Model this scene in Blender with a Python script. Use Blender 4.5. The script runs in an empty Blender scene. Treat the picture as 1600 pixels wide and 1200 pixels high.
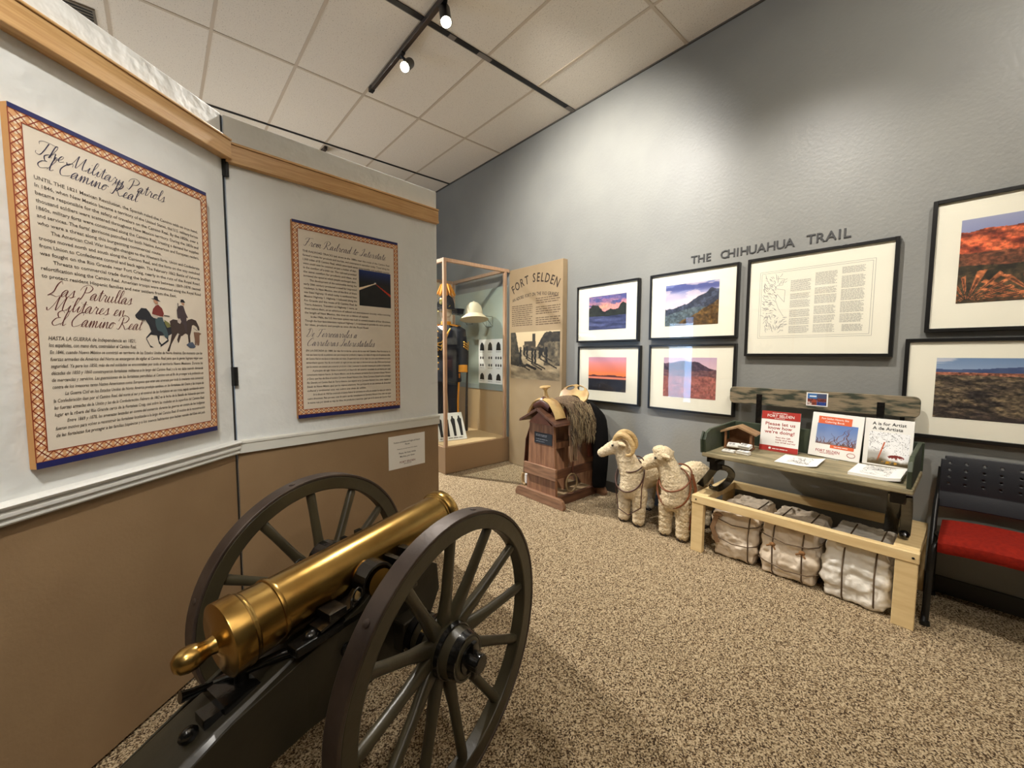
import bpy, bmesh, math, random
import numpy as np
from mathutils import Matrix, Vector
random.seed(7); rng = np.random.default_rng(7)
sc = bpy.context.scene
col = sc.collection
R = math.radians
def lin(c):
    return tuple(((x/255)/12.92 if x/255 <= .04045 else (((x/255)+.055)/1.055)**2.4) for x in c)
# ---------------------------------------------------------------- camera, world, lights, exposure
CEIL = 3.972; XW = 3.42; YF = 6.05; XL = -4.0; YB = -4.2
cam_d = bpy.data.cameras.new('camera'); cam = bpy.data.objects.new('camera', cam_d); col.objects.link(cam)
yaw, pit, rol = 0.716186, 0.0719111, 0.00385168
f_ = Vector((math.sin(yaw), math.cos(yaw), 0)); r_ = Vector((math.cos(yaw), -math.sin(yaw), 0)); u_ = Vector((0, 0, 1))
fw = f_*math.cos(pit) - u_*math.sin(pit); u2 = u_*math.cos(pit) + f_*math.sin(pit)
r3 = r_*math.cos(rol) + u2*math.sin(rol); u3 = u2*math.cos(rol) - r_*math.sin(rol)
mw = Matrix((r3, u3, -fw)).transposed().to_4x4(); mw.translation = (0, 0, 1.39)
cam.matrix_world = mw
cam_d.sensor_width = 36; cam_d.lens = 629.324*36/1600; cam_d.clip_start = .05
sc.camera = cam
w = bpy.data.worlds.new('world'); sc.world = w; w.use_nodes = True
w.node_tree.nodes['Background'].inputs[0].default_value = (.75, .85, 1, 1)
w.node_tree.nodes['Background'].inputs[1].default_value = .5
sc.view_settings.view_transform = 'Standard'; sc.view_settings.look = 'None'
sc.view_settings.gamma = 1; sc.view_settings.use_curve_mapping = False
sc.view_settings.exposure = 0.0
WARM = (1.0, .955, .885)
def spot(pos, target, watts, angle=70, blend=.7, radius=.05, color=WARM):
    d = bpy.data.lights.new('spot_light', 'SPOT'); d.energy = watts; d.spot_size = R(angle); d.spot_blend = 1.0
    d.shadow_soft_size = radius; d.color = color
    o = bpy.data.objects.new('spot_light', d); col.objects.link(o); o.location = pos
    o.rotation_euler = (Vector(target)-Vector(pos)).to_track_quat('-Z', 'Y').to_euler(); return o
# track lamps: position of the lamp face, what it points at, power, cone
LAMPS = [((1.65, 3.286, 3.795), (-.15, 1.85, 1.5), 420, 66),
         ((1.65, 2.631, 3.768), (1.0, 1.0, 0), 140, 80),
         ((1.65, 2.20, 3.80), (3.42, 2.75, 2.6), 490, 96),
         ((1.65, 1.0, 3.76), (3.42, .95, 1.25), 255, 78),
         ((1.65, -.5, 3.76), (3.42, .3, 2.0), 120, 110),
         ((1.66, 5.50, 3.60), (2.2, 3.25, .1), 1150, 74),
         ((-.45, -1.9, 3.74), (.5, 1.6, .6), 80, 55),
         ((-.45, -.3, 3.74), (-.62, 1.6, 1.75), 360, 56),  # extra unseen lamp, added to brighten the left divider panel
         ((-.45, -1.1, 3.74), (2.85, .7, .4), 170, 55)]  # extra unseen lamp, added to brighten the bench, bales and animals
for p, t, e, a in LAMPS:
    d = (Vector(t)-Vector(p)).normalized()
    spot(Vector(p)+d*.02, t, e, a)
# unseen hanging uplights added to brighten the ceiling (fixtures built further down)
UPFILL = [(.75, -.75), (1.7, -1.6), (-2.3, 1.9), (-1.5, 4.6)]
for x, y in UPFILL:
    d = bpy.data.lights.new('uplight', 'AREA'); d.shape = 'RECTANGLE'; d.size = .16; d.size_y = 1.1
    d.energy = [28, 26, 9, 6][UPFILL.index((x, y))]; d.color = (1, .95, .88)
    o = bpy.data.objects.new('uplight', d); col.objects.link(o); o.location = (x, y, 3.30); o.rotation_euler = (math.pi, 0, 0)
WALLFILL = [(-.7, 1.75), (1.1, 1.75)]  # wall lights hidden behind the divider, added to lift the far ceiling
for x, z in WALLFILL:
    d = bpy.data.lights.new('wall_fill_light', 'AREA'); d.shape = 'RECTANGLE'; d.size = .5; d.size_y = .14; d.energy = 18; d.color = (1, .95, .88)
    o = bpy.data.objects.new('wall_fill_light', d); col.objects.link(o); o.location = (x, YF-.13, z+.09); o.rotation_euler = (math.pi+R(28), 0, 0)
# daylight through the glass door on the left wall
d = bpy.data.lights.new('daylight', 'AREA'); d.shape = 'RECTANGLE'; d.size = 1.2; d.size_y = 2.0; d.energy = 20; d.spread = R(90); d.color = (.5, .72, 1)
o = bpy.data.objects.new('daylight', d); col.objects.link(o); o.location = (XL+.06, 4.95, 1.25); o.rotation_euler = (0, R(-90), 0)
o.rotation_euler = Vector((1, -.40, -.055)).to_track_quat('-Z', 'Y').to_euler()

# ---------------------------------------------------------------- helpers
def I4(): return Matrix.Identity(4)
def T(x, y, z): return Matrix.Translation((x, y, z))
def RZ(a): return Matrix.Rotation(a, 4, 'Z')
def RX(a): return Matrix.Rotation(a, 4, 'X')
def RY(a): return Matrix.Rotation(a, 4, 'Y')
class MB:
    def __init__(s): s.v = []; s.f = []; s.m = []
    def add(s, vs, fs, m=0, M=None):
        b = len(s.v)
        s.v += [tuple(M @ Vector(p)) for p in vs] if M is not None else [tuple(p) for p in vs]
        for q in fs: s.f.append([b+i for i in q]); s.m.append(m)
        return s
    def box(s, x0, x1, y0, y1, z0, z1, m=0, M=None):
        return s.add([(x0,y0,z0),(x1,y0,z0),(x1,y1,z0),(x0,y1,z0),(x0,y0,z1),(x1,y0,z1),(x1,y1,z1),(x0,y1,z1)],
                     [(0,3,2,1),(4,5,6,7),(0,1,5,4),(1,2,6,5),(2,3,7,6),(3,0,4,7)], m, M)
    def quad(s, a, b, c, d, m=0, M=None): return s.add([a, b, c, d], [(0,1,2,3)], m, M)
    def tube(s, pts, r, n=8, m=0, M=None, closed=False, caps=True):
        pts = [Vector(p) for p in pts]; k = len(pts)
        rr = r if isinstance(r, (list, tuple)) else [r]*k
        vs = []; fs = []; up = None
        for i, p in enumerate(pts):
            if closed: t = pts[(i+1) % k]-pts[i-1]
            else: t = pts[min(i+1, k-1)]-pts[max(i-1, 0)]
            t.normalize()
            if up is None: up = t.orthogonal().normalized()
            up = up - t*up.dot(t)
            up = up.normalized() if up.length > 1e-6 else t.orthogonal().normalized()
            sd = t.cross(up)
            for j in range(n):
                a = 2*math.pi*j/n; vs.append(p + (up*math.cos(a)+sd*math.sin(a))*rr[i])
        for i in range(k if closed else k-1):
            for j in range(n):
                a = i*n+j; b = i*n+(j+1) % n; c = ((i+1) % k)*n
                fs.append((a, b, c+(j+1) % n, c+j))
        if caps and not closed: fs.append(tuple(range(n))[::-1]); fs.append(tuple((k-1)*n+j for j in range(n)))
        return s.add(vs, fs, m, M)
    def strip(s, pts, wdt, thk, nrm=(0,0,1), m=0, M=None):
        """flat band along pts, wdt wide across, thk thick along nrm"""
        pts = [Vector(p) for p in pts]; k = len(pts); vs = []; fs = []
        for i, p in enumerate(pts):
            t = (pts[min(i+1,k-1)]-pts[max(i-1,0)]).normalized(); nn = Vector(nrm); sd = t.cross(nn)
            if sd.length < 1e-4: sd = t.orthogonal()
            sd.normalize(); nn = sd.cross(t).normalized()
            ww = wdt[i] if isinstance(wdt, (list, tuple)) else wdt
            vs += [p-sd*ww/2-nn*thk/2, p+sd*ww/2-nn*thk/2, p+sd*ww/2+nn*thk/2, p-sd*ww/2+nn*thk/2]
        for i in range(k-1):
            for j in range(4): fs.append((i*4+j, i*4+(j+1) % 4, i*4+4+(j+1) % 4, i*4+4+j))
        fs += [(3,2,1,0), tuple(k*4-4+j for j in range(4))]
        return s.add(vs, fs, m, M)
    def lathe(s, prof, n=32, m=0, M=None):
        vs = []; fs = []; k = len(prof)
        for r, h in prof:
            for j in range(n):
                a = 2*math.pi*j/n; vs.append((r*math.cos(a), r*math.sin(a), h))
        for i in range(k-1):
            for j in range(n): fs.append((i*n+j, i*n+(j+1) % n, (i+1)*n+(j+1) % n, (i+1)*n+j))
        fs.append(tuple(range(n))[::-1]); fs.append(tuple((k-1)*n+j for j in range(n)))
        return s.add(vs, fs, m, M)
    def ring(s, prof, n=48, m=0, M=None):
        """closed profile turned round z"""
        vs = []; fs = []; k = len(prof)
        for r, h in prof:
            for j in range(n):
                a = 2*math.pi*j/n; vs.append((r*math.cos(a), r*math.sin(a), h))
        for i in range(k):
            for j in range(n): fs.append((i*n+j, i*n+(j+1) % n, ((i+1) % k)*n+(j+1) % n, ((i+1) % k)*n+j))
        return s.add(vs, fs, m, M)
    def prism(s, poly, h0, h1, m=0, M=None):
        k = len(poly)
        vs = [(x, y, h0) for x, y in poly]+[(x, y, h1) for x, y in poly]
        fs = [tuple(range(k))[::-1], tuple(range(k, 2*k))]+[(i, (i+1) % k, k+(i+1) % k, k+i) for i in range(k)]
        return s.add(vs, fs, m, M)
    def ball(s, c, r, n=16, m=0, M=None):
        r = r if isinstance(r, (list, tuple)) else (r, r, r); k = max(6, n//2); vs = []; fs = []
        for i in range(k+1):
            t = math.pi*i/k
            for j in range(n):
                a = 2*math.pi*j/n
                vs.append((c[0]+r[0]*math.sin(t)*math.cos(a), c[1]+r[1]*math.sin(t)*math.sin(a), c[2]+r[2]*math.cos(t)))
        for i in range(k):
            for j in range(n): fs.append((i*n+j, (i+1)*n+j, (i+1)*n+(j+1) % n, i*n+(j+1) % n))
        return s.add(vs, fs, m, M)
    def build(s, name, mats, parent=None, bevel=0, smooth=None, recalc=True, loc=None, rot=None):
        me = bpy.data.meshes.new(name); me.from_pydata(s.v, [], s.f)
        if not isinstance(mats, (list, tuple)): mats = [mats]
        for q in mats: me.materials.append(q)
        me.polygons.foreach_set('material_index', s.m)
        bm = bmesh.new(); bm.from_mesh(me)
        bmesh.ops.remove_doubles(bm, verts=bm.verts, dist=1e-6)
        if recalc: bmesh.ops.recalc_face_normals(bm, faces=bm.faces)
        bm.to_mesh(me); bm.free()
        if smooth is not None:
            me.polygons.foreach_set('use_smooth', [True]*len(me.polygons))
            if smooth < 180: me.set_sharp_from_angle(angle=R(smooth))
        o = bpy.data.objects.new(name, me); col.objects.link(o)
        if parent is not None: o.parent = parent
        if loc is not None: o.location = loc
        if rot is not None: o.rotation_euler = rot
        if bevel:
            b = o.modifiers.new('bevel', 'BEVEL'); b.width = bevel; b.segments = 2; b.limit_method = 'ANGLE'; b.angle_limit = R(40); b.harden_normals = False
        return o
def tag(o, label, cat, group=None, kind=None):
    o['label'] = label; o['category'] = cat
    if group: o['group'] = group
    if kind: o['kind'] = kind
    return o
def thing(name, label, cat, loc=(0,0,0), rz=0, group=None):
    o = bpy.data.objects.new(name, None); col.objects.link(o); o.empty_display_size = .1
    o.location = loc; o.rotation_euler = (0, 0, rz)
    return tag(o, label, cat, group)
def struct(o): o['kind'] = 'structure'; return o
def catmull(pts, n=6, closed=False):
    pts = [Vector(p) for p in pts]; out = []; k = len(pts)
    for i in range(k if closed else k-1):
        g = (lambda j: pts[j % k]) if closed else (lambda j: pts[min(max(j, 0), k-1)])
        a, b, c, d = g(i-1), g(i), g(i+1), g(i+2)
        for q in range(n):
            t = q/n
            out.append(.5*((2*b)+(c-a)*t+(2*a-5*b+4*c-d)*t*t+(3*b-a-3*c+d)*t**3))
    if not closed: out.append(pts[-1])
    return out
def fuse(o, voxel=.008, smooth=4, wool=0, wool_size=.02, fac=.6):
    r = o.modifiers.new('remesh', 'REMESH'); r.mode = 'VOXEL'; r.voxel_size = voxel; r.use_smooth_shade = True
    if smooth:
        q = o.modifiers.new('smooth', 'SMOOTH'); q.iterations = smooth; q.factor = fac
    if wool:
        t = bpy.data.textures.new(o.name+'_lumps', 'CLOUDS'); t.noise_scale = wool_size; t.noise_depth = 2
        dm = o.modifiers.new('lumps', 'DISPLACE'); dm.texture = t; dm.strength = wool; dm.mid_level = .5; dm.texture_coords = 'LOCAL'
    return o

# ---------------------------------------------------------------- materials
def mat(name, c, rough=.6, metal=0, c2=None, cs=8, cramp=(.35, .65), bump=0, bs=60, coat=0, stretch=None, spec=.5, detail=4, emit=None, es=1, coatr=.1):
    m = bpy.data.materials.new(name); m.use_nodes = True; nt = m.node_tree; b = nt.nodes['Principled BSDF']
    b.inputs['Roughness'].default_value = rough; b.inputs['Metallic'].default_value = metal
    b.inputs['Specular IOR Level'].default_value = spec
    b.inputs['Coat Weight'].default_value = coat; b.inputs['Coat Roughness'].default_value = coatr
    b.inputs['Base Color'].default_value = (*lin(c), 1)
    if emit: b.inputs['Emission Color'].default_value = (*emit, 1); b.inputs['Emission Strength'].default_value = es
    if c2 is not None or bump:
        tc = nt.nodes.new('ShaderNodeTexCoord'); mp = nt.nodes.new('ShaderNodeMapping'); nt.links.new(tc.outputs['Object'], mp.inputs[0])
        if stretch: mp.inputs['Scale'].default_value = stretch
    if c2 is not None:
        n = nt.nodes.new('ShaderNodeTexNoise'); n.inputs['Scale'].default_value = cs; n.inputs['Detail'].default_value = detail; nt.links.new(mp.outputs[0], n.inputs['Vector'])
        rp = nt.nodes.new('ShaderNodeValToRGB'); rp.color_ramp.elements[0].position = cramp[0]; rp.color_ramp.elements[1].position = cramp[1]
        rp.color_ramp.elements[0].color = (*lin(c), 1); rp.color_ramp.elements[1].color = (*lin(c2), 1)
        nt.links.new(n.outputs[0], rp.inputs[0]); nt.links.new(rp.outputs[0], b.inputs['Base Color'])
    if bump:
        n = nt.nodes.new('ShaderNodeTexNoise'); n.inputs['Scale'].default_value = bs; n.inputs['Detail'].default_value = 3; nt.links.new(mp.outputs[0], n.inputs['Vector'])
        bp = nt.nodes.new('ShaderNodeBump'); bp.inputs['Strength'].default_value = bump; bp.inputs['Distance'].default_value = .01
        nt.links.new(n.outputs[0], bp.inputs['Height']); nt.links.new(bp.outputs[0], b.inputs['Normal'])
    return m
def glass_mat(name, tint=(1, 1, 1), refl=1.0):
    m = bpy.data.materials.new(name); m.use_nodes = True; nt = m.node_tree; nt.nodes.clear()
    o = nt.nodes.new('ShaderNodeOutputMaterial'); mx = nt.nodes.new('ShaderNodeMixShader'); fr = nt.nodes.new('ShaderNodeLayerWeight'); fr.inputs[0].default_value = .5; pw_ = nt.nodes.new('ShaderNodeMath'); pw_.operation = 'POWER'; pw_.inputs[1].default_value = 4.0; sc_ = nt.nodes.new('ShaderNodeMath'); sc_.operation = 'MULTIPLY_ADD'; sc_.inputs[1].default_value = .9; sc_.inputs[2].default_value = .028; nt.links.new(fr.outputs['Facing'], pw_.inputs[0]); nt.links.new(pw_.outputs[0], sc_.inputs[0])
    t = nt.nodes.new('ShaderNodeBsdfTransparent'); t.inputs[0].default_value = (*tint, 1); g = nt.nodes.new('ShaderNodeBsdfGlossy'); g.inputs['Roughness'].default_value = .015
    ml = nt.nodes.new('ShaderNodeMath'); ml.operation = 'MULTIPLY'; ml.inputs[1].default_value = refl
    nt.links.new(sc_.outputs[0], ml.inputs[0]); nt.links.new(ml.outputs[0], mx.inputs[0]); nt.links.new(t.outputs[0], mx.inputs[1]); nt.links.new(g.outputs[0], mx.inputs[2]); nt.links.new(mx.outputs[0], o.inputs[0])
    return m
def vcol_mat(name, rough=.5, coat=0, bump=0, bs=200):
    m = mat(name, (255, 255, 255), rough, coat=coat, bump=bump, bs=bs); nt = m.node_tree
    a = nt.nodes.new('ShaderNodeAttribute'); a.attribute_name = 'Col'; nt.links.new(a.outputs['Color'], nt.nodes['Principled BSDF'].inputs['Base Color'])
    return m
def carpet_mat():
    m = bpy.data.materials.new('speckled_carpet'); m.use_nodes = True; nt = m.node_tree; b = nt.nodes['Principled BSDF']
    b.inputs['Roughness'].default_value = .95; b.inputs['Specular IOR Level'].default_value = .15
    tc = nt.nodes.new('ShaderNodeTexCoord')
    n1 = nt.nodes.new('ShaderNodeTexNoise'); n1.inputs['Scale'].default_value = 135; n1.inputs['Detail'].default_value = 3; n1.inputs['Roughness'].default_value = .75
    v = nt.nodes.new('ShaderNodeTexVoronoi'); v.inputs['Scale'].default_value = 210
    mx = nt.nodes.new('ShaderNodeMix'); mx.data_type = 'FLOAT'; mx.inputs[0].default_value = .38
    sp = nt.nodes.new('ShaderNodeSeparateColor')
    rp = nt.nodes.new('ShaderNodeValToRGB'); e = rp.color_ramp.elements
    e[0].position = .36; e[0].color = (*lin((60, 45, 32)), 1); e[1].position = .63; e[1].color = (*lin((200, 181, 149)), 1)
    q = rp.color_ramp.elements.new(.46); q.color = (*lin((134, 112, 82)), 1)
    for nd in (n1, v): nt.links.new(tc.outputs['Object'], nd.inputs['Vector'])
    nt.links.new(v.outputs['Color'], sp.inputs[0]); nt.links.new(n1.outputs[0], mx.inputs[2]); nt.links.new(sp.outputs[0], mx.inputs[3])
    nt.links.new(mx.outputs[0], rp.inputs[0]); nt.links.new(rp.outputs[0], b.inputs['Base Color'])
    bp = nt.nodes.new('ShaderNodeBump'); bp.inputs['Strength'].default_value = .7; bp.inputs['Distance'].default_value = .008
    nt.links.new(n1.outputs[0], bp.inputs['Height']); nt.links.new(bp.outputs[0], b.inputs['Normal'])
    return m
M = {}
M['carpet'] = carpet_mat()
M['wall'] = mat('grey_wall_paint', (134, 134, 130), .42, c2=(139, 139, 134), cs=3, bump=.13, bs=45, spec=.45)
M['tile'] = mat('ceiling_tile', (228, 219, 204), .9, c2=(172, 158, 141), cs=110, cramp=(.62, .72), bump=.25, bs=90, detail=2, spec=.2)
M['tbar'] = mat('ceiling_grid_metal', (196, 180, 158), .6)
M['slot'] = mat('slot_diffuser_black', (14, 12, 12), .5)
M['board'] = mat('textured_white_board', (228, 231, 230), .5, c2=(222, 225, 224), cs=2, bump=.75, bs=12, spec=.4)
M['wains'] = mat('tan_board', (148, 122, 90), .6, c2=(142, 116, 85), cs=5, bump=.1, bs=80)
M['rail'] = mat('white_gloss_trim', (224, 224, 220), .3, coat=.3)
M['oak'] = mat('oak_trim', (214, 174, 120), .4, c2=(196, 152, 98), cs=6, stretch=(1.2, 14, 24), bump=.05, bs=40, coat=.2)
M['black'] = mat('black_metal', (18, 18, 18), .4)
M['blackgloss'] = mat('black_gloss_paint', (16, 15, 14), .18, bump=.15, bs=40, coat=.4)
M['brass'] = mat('brass', (188, 154, 90), .25, 1, c2=(160, 124, 64), cs=5, cramp=(.4, .7), bump=.06, bs=18)
M['olive'] = mat('dark_olive_paint', (70, 64, 46), .38, c2=(54, 48, 34), cs=5, bump=.12, bs=30, coat=.1)
M['olivedk'] = mat('trail_paint', (54, 49, 36), .4, c2=(42, 38, 28), cs=4, bump=.12, bs=30, coat=.05)
M['tyre'] = mat('tyre_iron', (84, 72, 64), .45, .3, c2=(62, 50, 44), cs=7, bump=.1, bs=40)
M['paper'] = mat('white_paper', (240, 238, 232), .7)
M['ink'] = mat('black_ink', (30, 28, 28), .7)
M['letter'] = mat('grey_letter', (62, 62, 62), .45)
M['frame'] = mat('black_frame', (14, 13, 12), .35, coat=.15)
M['mat'] = mat('cream_mount', (240, 236, 218), .75, bump=.05, bs=300)
M['glass'] = glass_mat('picture_glass', refl=1.0)
M['pane'] = glass_mat('showcase_glass', tint=(.97, .985, .975), refl=.8)
M['picture'] = vcol_mat('photo_print', .45)
M['casewood'] = mat('pinkish_wood', (186, 152, 122), .5, c2=(172, 136, 106), cs=7, stretch=(10, 10, 1), bump=.05)
M['casebase'] = mat('tan_case_paint', (150, 122, 90), .55)
M['panelface'] = mat('tan_print', (160, 138, 106), .6, c2=(154, 132, 100), cs=4)
M['sage'] = mat('sage_panel', (160, 170, 158), .6)
# ---------------------------------------------------------------- lettering
def text_geo(items, M4, mb, m=0, depth=0, bold=.012):
    """items: (string, x, z, size, fit width or None, align, shear). Flat letters in the local XZ plane facing -Y."""
    tmp = []
    for s, x, z, size, fit, al, sh in items:
        cu = bpy.data.curves.new('t', 'FONT'); cu.body = s; cu.size = size; cu.shear = sh; cu.align_x = al; cu.resolution_u = 2
        cu.extrude = depth; cu.offset = bold*size
        o = bpy.data.objects.new('t', cu); col.objects.link(o); tmp.append(o)
    bpy.context.view_layer.update(); dg = bpy.context.evaluated_depsgraph_get()
    for o, (s, x, z, size, fit, al, sh) in zip(tmp, items):
        ev = o.evaluated_get(dg); me = ev.to_mesh()
        if len(me.vertices):
            vs = np.empty(len(me.vertices)*3); me.vertices.foreach_get('co', vs); vs = vs.reshape(-1, 3)
            wd = vs[:, 0].max()-vs[:, 0].min(); k = fit/wd if fit else 1
            if fit: vs[:, 0] = (vs[:, 0]-vs[:, 0].min())*k if al == 'LEFT' else vs[:, 0]*k
            pts = [(x+a, -c, z+b) for a, b, c in vs]
            mb.add(pts, [list(p.vertices) for p in me.polygons], m, M4)
        ev.to_mesh_clear()
    for o in tmp:
        cu = o.data; bpy.data.objects.remove(o); bpy.data.curves.remove(cu)
    return mb
def text(name, items, material, parent, y, depth=0):
    return text_geo(items, T(0, y, 0), MB(), 0, depth).build(name, material, parent, recalc=False)
def para(lines, x, z, dz, size, width, shear=0, indent=.03):
    out = []
    for i, s in enumerate(lines):
        ind = indent if s.startswith('  ') else 0
        s = s.strip(); full = True
        if s.endswith('|'): s = s[:-1]; full = False
        w_ = (width-ind) if full else None
        out.append((s, x+ind, z-dz*i, size, w_, 'LEFT', shear))
    return out
def greek(mb, x0, x1, z0, z1, n, h=.5, y=0, m=0, ragged=.12, gaps=(), words=True):
    """lines too small to read in the photograph: rows of short dashes"""
    dz = (z1-z0)/n
    for i in range(n):
        if i in gaps: continue
        z = z1-dz*(i+.5); end = x1-(x1-x0)*ragged*rng.random() if rng.random() < .5 else x1
        x = x0
        while x < end-.002:
            l = min((.35+1.1*rng.random())*dz*2.2, end-x)
            mb.quad((x, y, z-dz*h/2), (x+l, y, z-dz*h/2), (x+l, y, z+dz*h/2), (x, y, z+dz*h/2), m); x += l+dz*.35
    return mb
CUR = {
 'a': (.9, [[(0,.05),(.25,.35),(.6,.95),(.35,.95),(.1,.5),(.2,.05),(.45,.2),(.65,.9),(.6,.3),(.7,.02),(.95,.25)]]),
 'c': (.65, [[(0,.05),(.3,.5),(.6,.9),(.45,.98),(.15,.5),(.25,.02),(.7,.25)]]),
 'e': (.65, [[(0,.1),(.4,.5),(.5,.9),(.3,.9),(.15,.4),(.3,.02),(.7,.3)]]),
 'h': (.8, [[(0,.1),(.4,1.3),(.45,2),(.25,1.9),(.15,.9),(.1,0),(.25,.6),(.5,.95),(.55,.4),(.6,.02),(.85,.3)]]),
 'i': (.5, [[(0,.1),(.3,.9),(.25,.3),(.35,.02),(.6,.3)],[(.36,1.35),(.42,1.45)]]),
 'l': (.5, [[(0,.1),(.45,1.4),(.5,2),(.3,1.9),(.2,.8),(.3,.05),(.6,.3)]]),
 'm': (1.2, [[(0,.2),(.2,.95),(.2,0),(.35,.7),(.55,.95),(.55,0),(.7,.7),(.9,.95),(.92,.2),(1.05,.02),(1.25,.3)]]),
 'n': (.9, [[(0,.2),(.2,.95),(.2,0),(.4,.7),(.6,.95),(.62,.2),(.75,.02),(1,.3)]]),
 'o': (.7, [[(0,.1),(.2,.5),(.5,.95),(.2,.8),(.1,.3),(.3,.02),(.55,.4),(.5,.9),(.8,.75)]]),
 'r': (.75, [[(0,.1),(.25,1.05),(.35,.9),(.55,.85),(.5,.3),(.6,.02),(.85,.3)]]),
 's': (.65, [[(0,.1),(.4,1.05),(.45,.7),(.5,.2),(.25,.02),(.15,.12)],[(.4,.05),(.75,.3)]]),
 't': (.55, [[(0,.1),(.35,1.7),(.3,.4),(.4,.02),(.65,.3)],[(.05,1.2),(.65,1.25)]]),
 'u': (.85, [[(0,.2),(.15,.95),(.12,.25),(.3,.02),(.5,.4),(.6,.95),(.58,.25),(.7,.02),(.95,.3)]]),
 'y': (.8, [[(0,.2),(.15,.95),(.15,.3),(.35,.1),(.6,.95),(.5,-.3),(.25,-1),(.1,-.8),(.85,.25)]]),
 'd': (.9, [[(0,.05),(.25,.35),(.6,.95),(.35,.95),(.1,.5),(.2,.05),(.45,.2),(.7,2),(.6,.3),(.7,.02),(.95,.25)]]),
 'T': (1.25, [[(.1,1.4),(0,1.8),(.5,2.05),(1.7,1.95)],[(.85,1.95),(.7,.8),(.5,.05),(.1,.1),(.05,.4)]]),
 'M': (1.75, [[(-.3,.4),(-.1,0),(.3,.8),(.6,2),(.6,1),(.7,.05),(1.1,1.2),(1.35,2),(1.3,1),(1.4,.1),(1.75,.3)]]),
 'P': (1.2, [[(.4,1.8),(.35,.8),(.15,0),(-.15,.15)],[(-.2,1.2),(0,1.8),(.6,2.1),(1.15,1.7),(.9,1.1),(.4,.95)]]),
 'E': (1.0, [[(1,1.7),(.7,2.05),(.3,1.7),(.5,1.15),(.75,1.1),(.3,.95),(.05,.4),(.4,0),(1,.35)]]),
 'C': (1.25, [[(1.1,1.6),(1,2.05),(.5,1.7),(.1,.8),(.3,.05),(.8,.1),(1.25,.4)]]),
 'R': (1.45, [[(.4,1.8),(.35,.8),(.15,0),(-.15,.15)],[(-.2,1.2),(0,1.8),(.6,2.1),(1.15,1.7),(.9,1.1),(.4,.95),(.75,.5),(1.1,0),(1.5,.3)]]),
 'L': (1.3, [[(1.1,1.7),(.9,2.1),(.6,1.6),(.45,.6),(0,.05),(.3,.2),(.9,0),(1.35,.25)]]),
 'F': (1.3, [[(.1,1.5),(.3,1.95),(1.7,2.05)],[(.85,1.95),(.65,.8),(.4,0),(0,.2)],[(.4,1),(1.05,1.1)]]),
 'I': (.95, [[(.2,1.5),(.6,2.1),(.75,1.7),(.5,.4),(.2,0),(-.1,.3),(.9,.4)]]),
 'D': (1.35, [[(.5,1.9),(.4,.8),(.2,.05),(.7,0),(1.25,.7),(1.1,1.6),(.6,2.1),(0,1.7)]]),
}
def script(mb, s, x, z, size, width, m=0, y=0, pen=.04, slant=.75):
    total = sum(.6 if c == ' ' else CUR[c][0] for c in s); k = width/total; px = 0
    for c in s:
        if c == ' ': px += .6; continue
        adv, strokes = CUR[c]
        for st in strokes:
            pts = catmull([(a+slant*b*.5*size/k, b, 0) for a, b in st], 5)
            prev = None
            P2 = [(x+(px+p[0])*k, z+p[1]*size) for p in pts]
            for i, p in enumerate(P2):
                q = P2[min(i+1, len(P2)-1)]; o = P2[max(i-1, 0)]; dx, dz = q[0]-o[0], q[1]-o[1]; L = math.hypot(dx, dz) or 1
                wd = pen*size*(.55+1.0*max(0, -dz/L)); nx, nz = -dz/L*wd, dx/L*wd
                cur = ((p[0]-nx, y, p[1]-nz), (p[0]+nx, y, p[1]+nz))
                if prev: mb.quad(prev[0], cur[0], cur[1], prev[1], m)
                prev = cur
        px += adv
    return mb
# ---------------------------------------------------------------- printed pictures (colour per grid point)
def vnoise(x, y, seed=0):
    g = np.random.default_rng(seed).random((64, 64)); xi = np.floor(x).astype(int); yi = np.floor(y).astype(int); a = x-xi; b = y-yi
    a = a*a*(3-2*a); b = b*b*(3-2*b); G = lambda i, j: g[i % 64, j % 64]
    return (G(xi, yi)*(1-a)+G(xi+1, yi)*a)*(1-b)+(G(xi, yi+1)*(1-a)+G(xi+1, yi+1)*a)*b
def fbm(x, y, seed=0, o=6):
    return np.clip((sum(vnoise(x*2**i, y*2**i, seed+i)*.55**(i+1) for i in range(o))/sum(.55**(i+1) for i in range(o))-.5)*1.7+.5, 0, 1)
def L3(a, b, t): t = np.clip(t, 0, 1)[..., None]; return np.array(a)*(1-t)+np.array(b)*t
def ss(a, b, x): t = np.clip((x-a)/(b-a), 0, 1); return t*t*(3-2*t)
def tex(c, u, v, a=.35, f=1): return c*(1-a+2*a*fbm(u*34*f, v*26*f, 41))[..., None]
def put(c, mask, colr): m_ = np.clip(mask, 0, 1)[..., None]; return c*(1-m_)+np.array(colr)*m_
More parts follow.
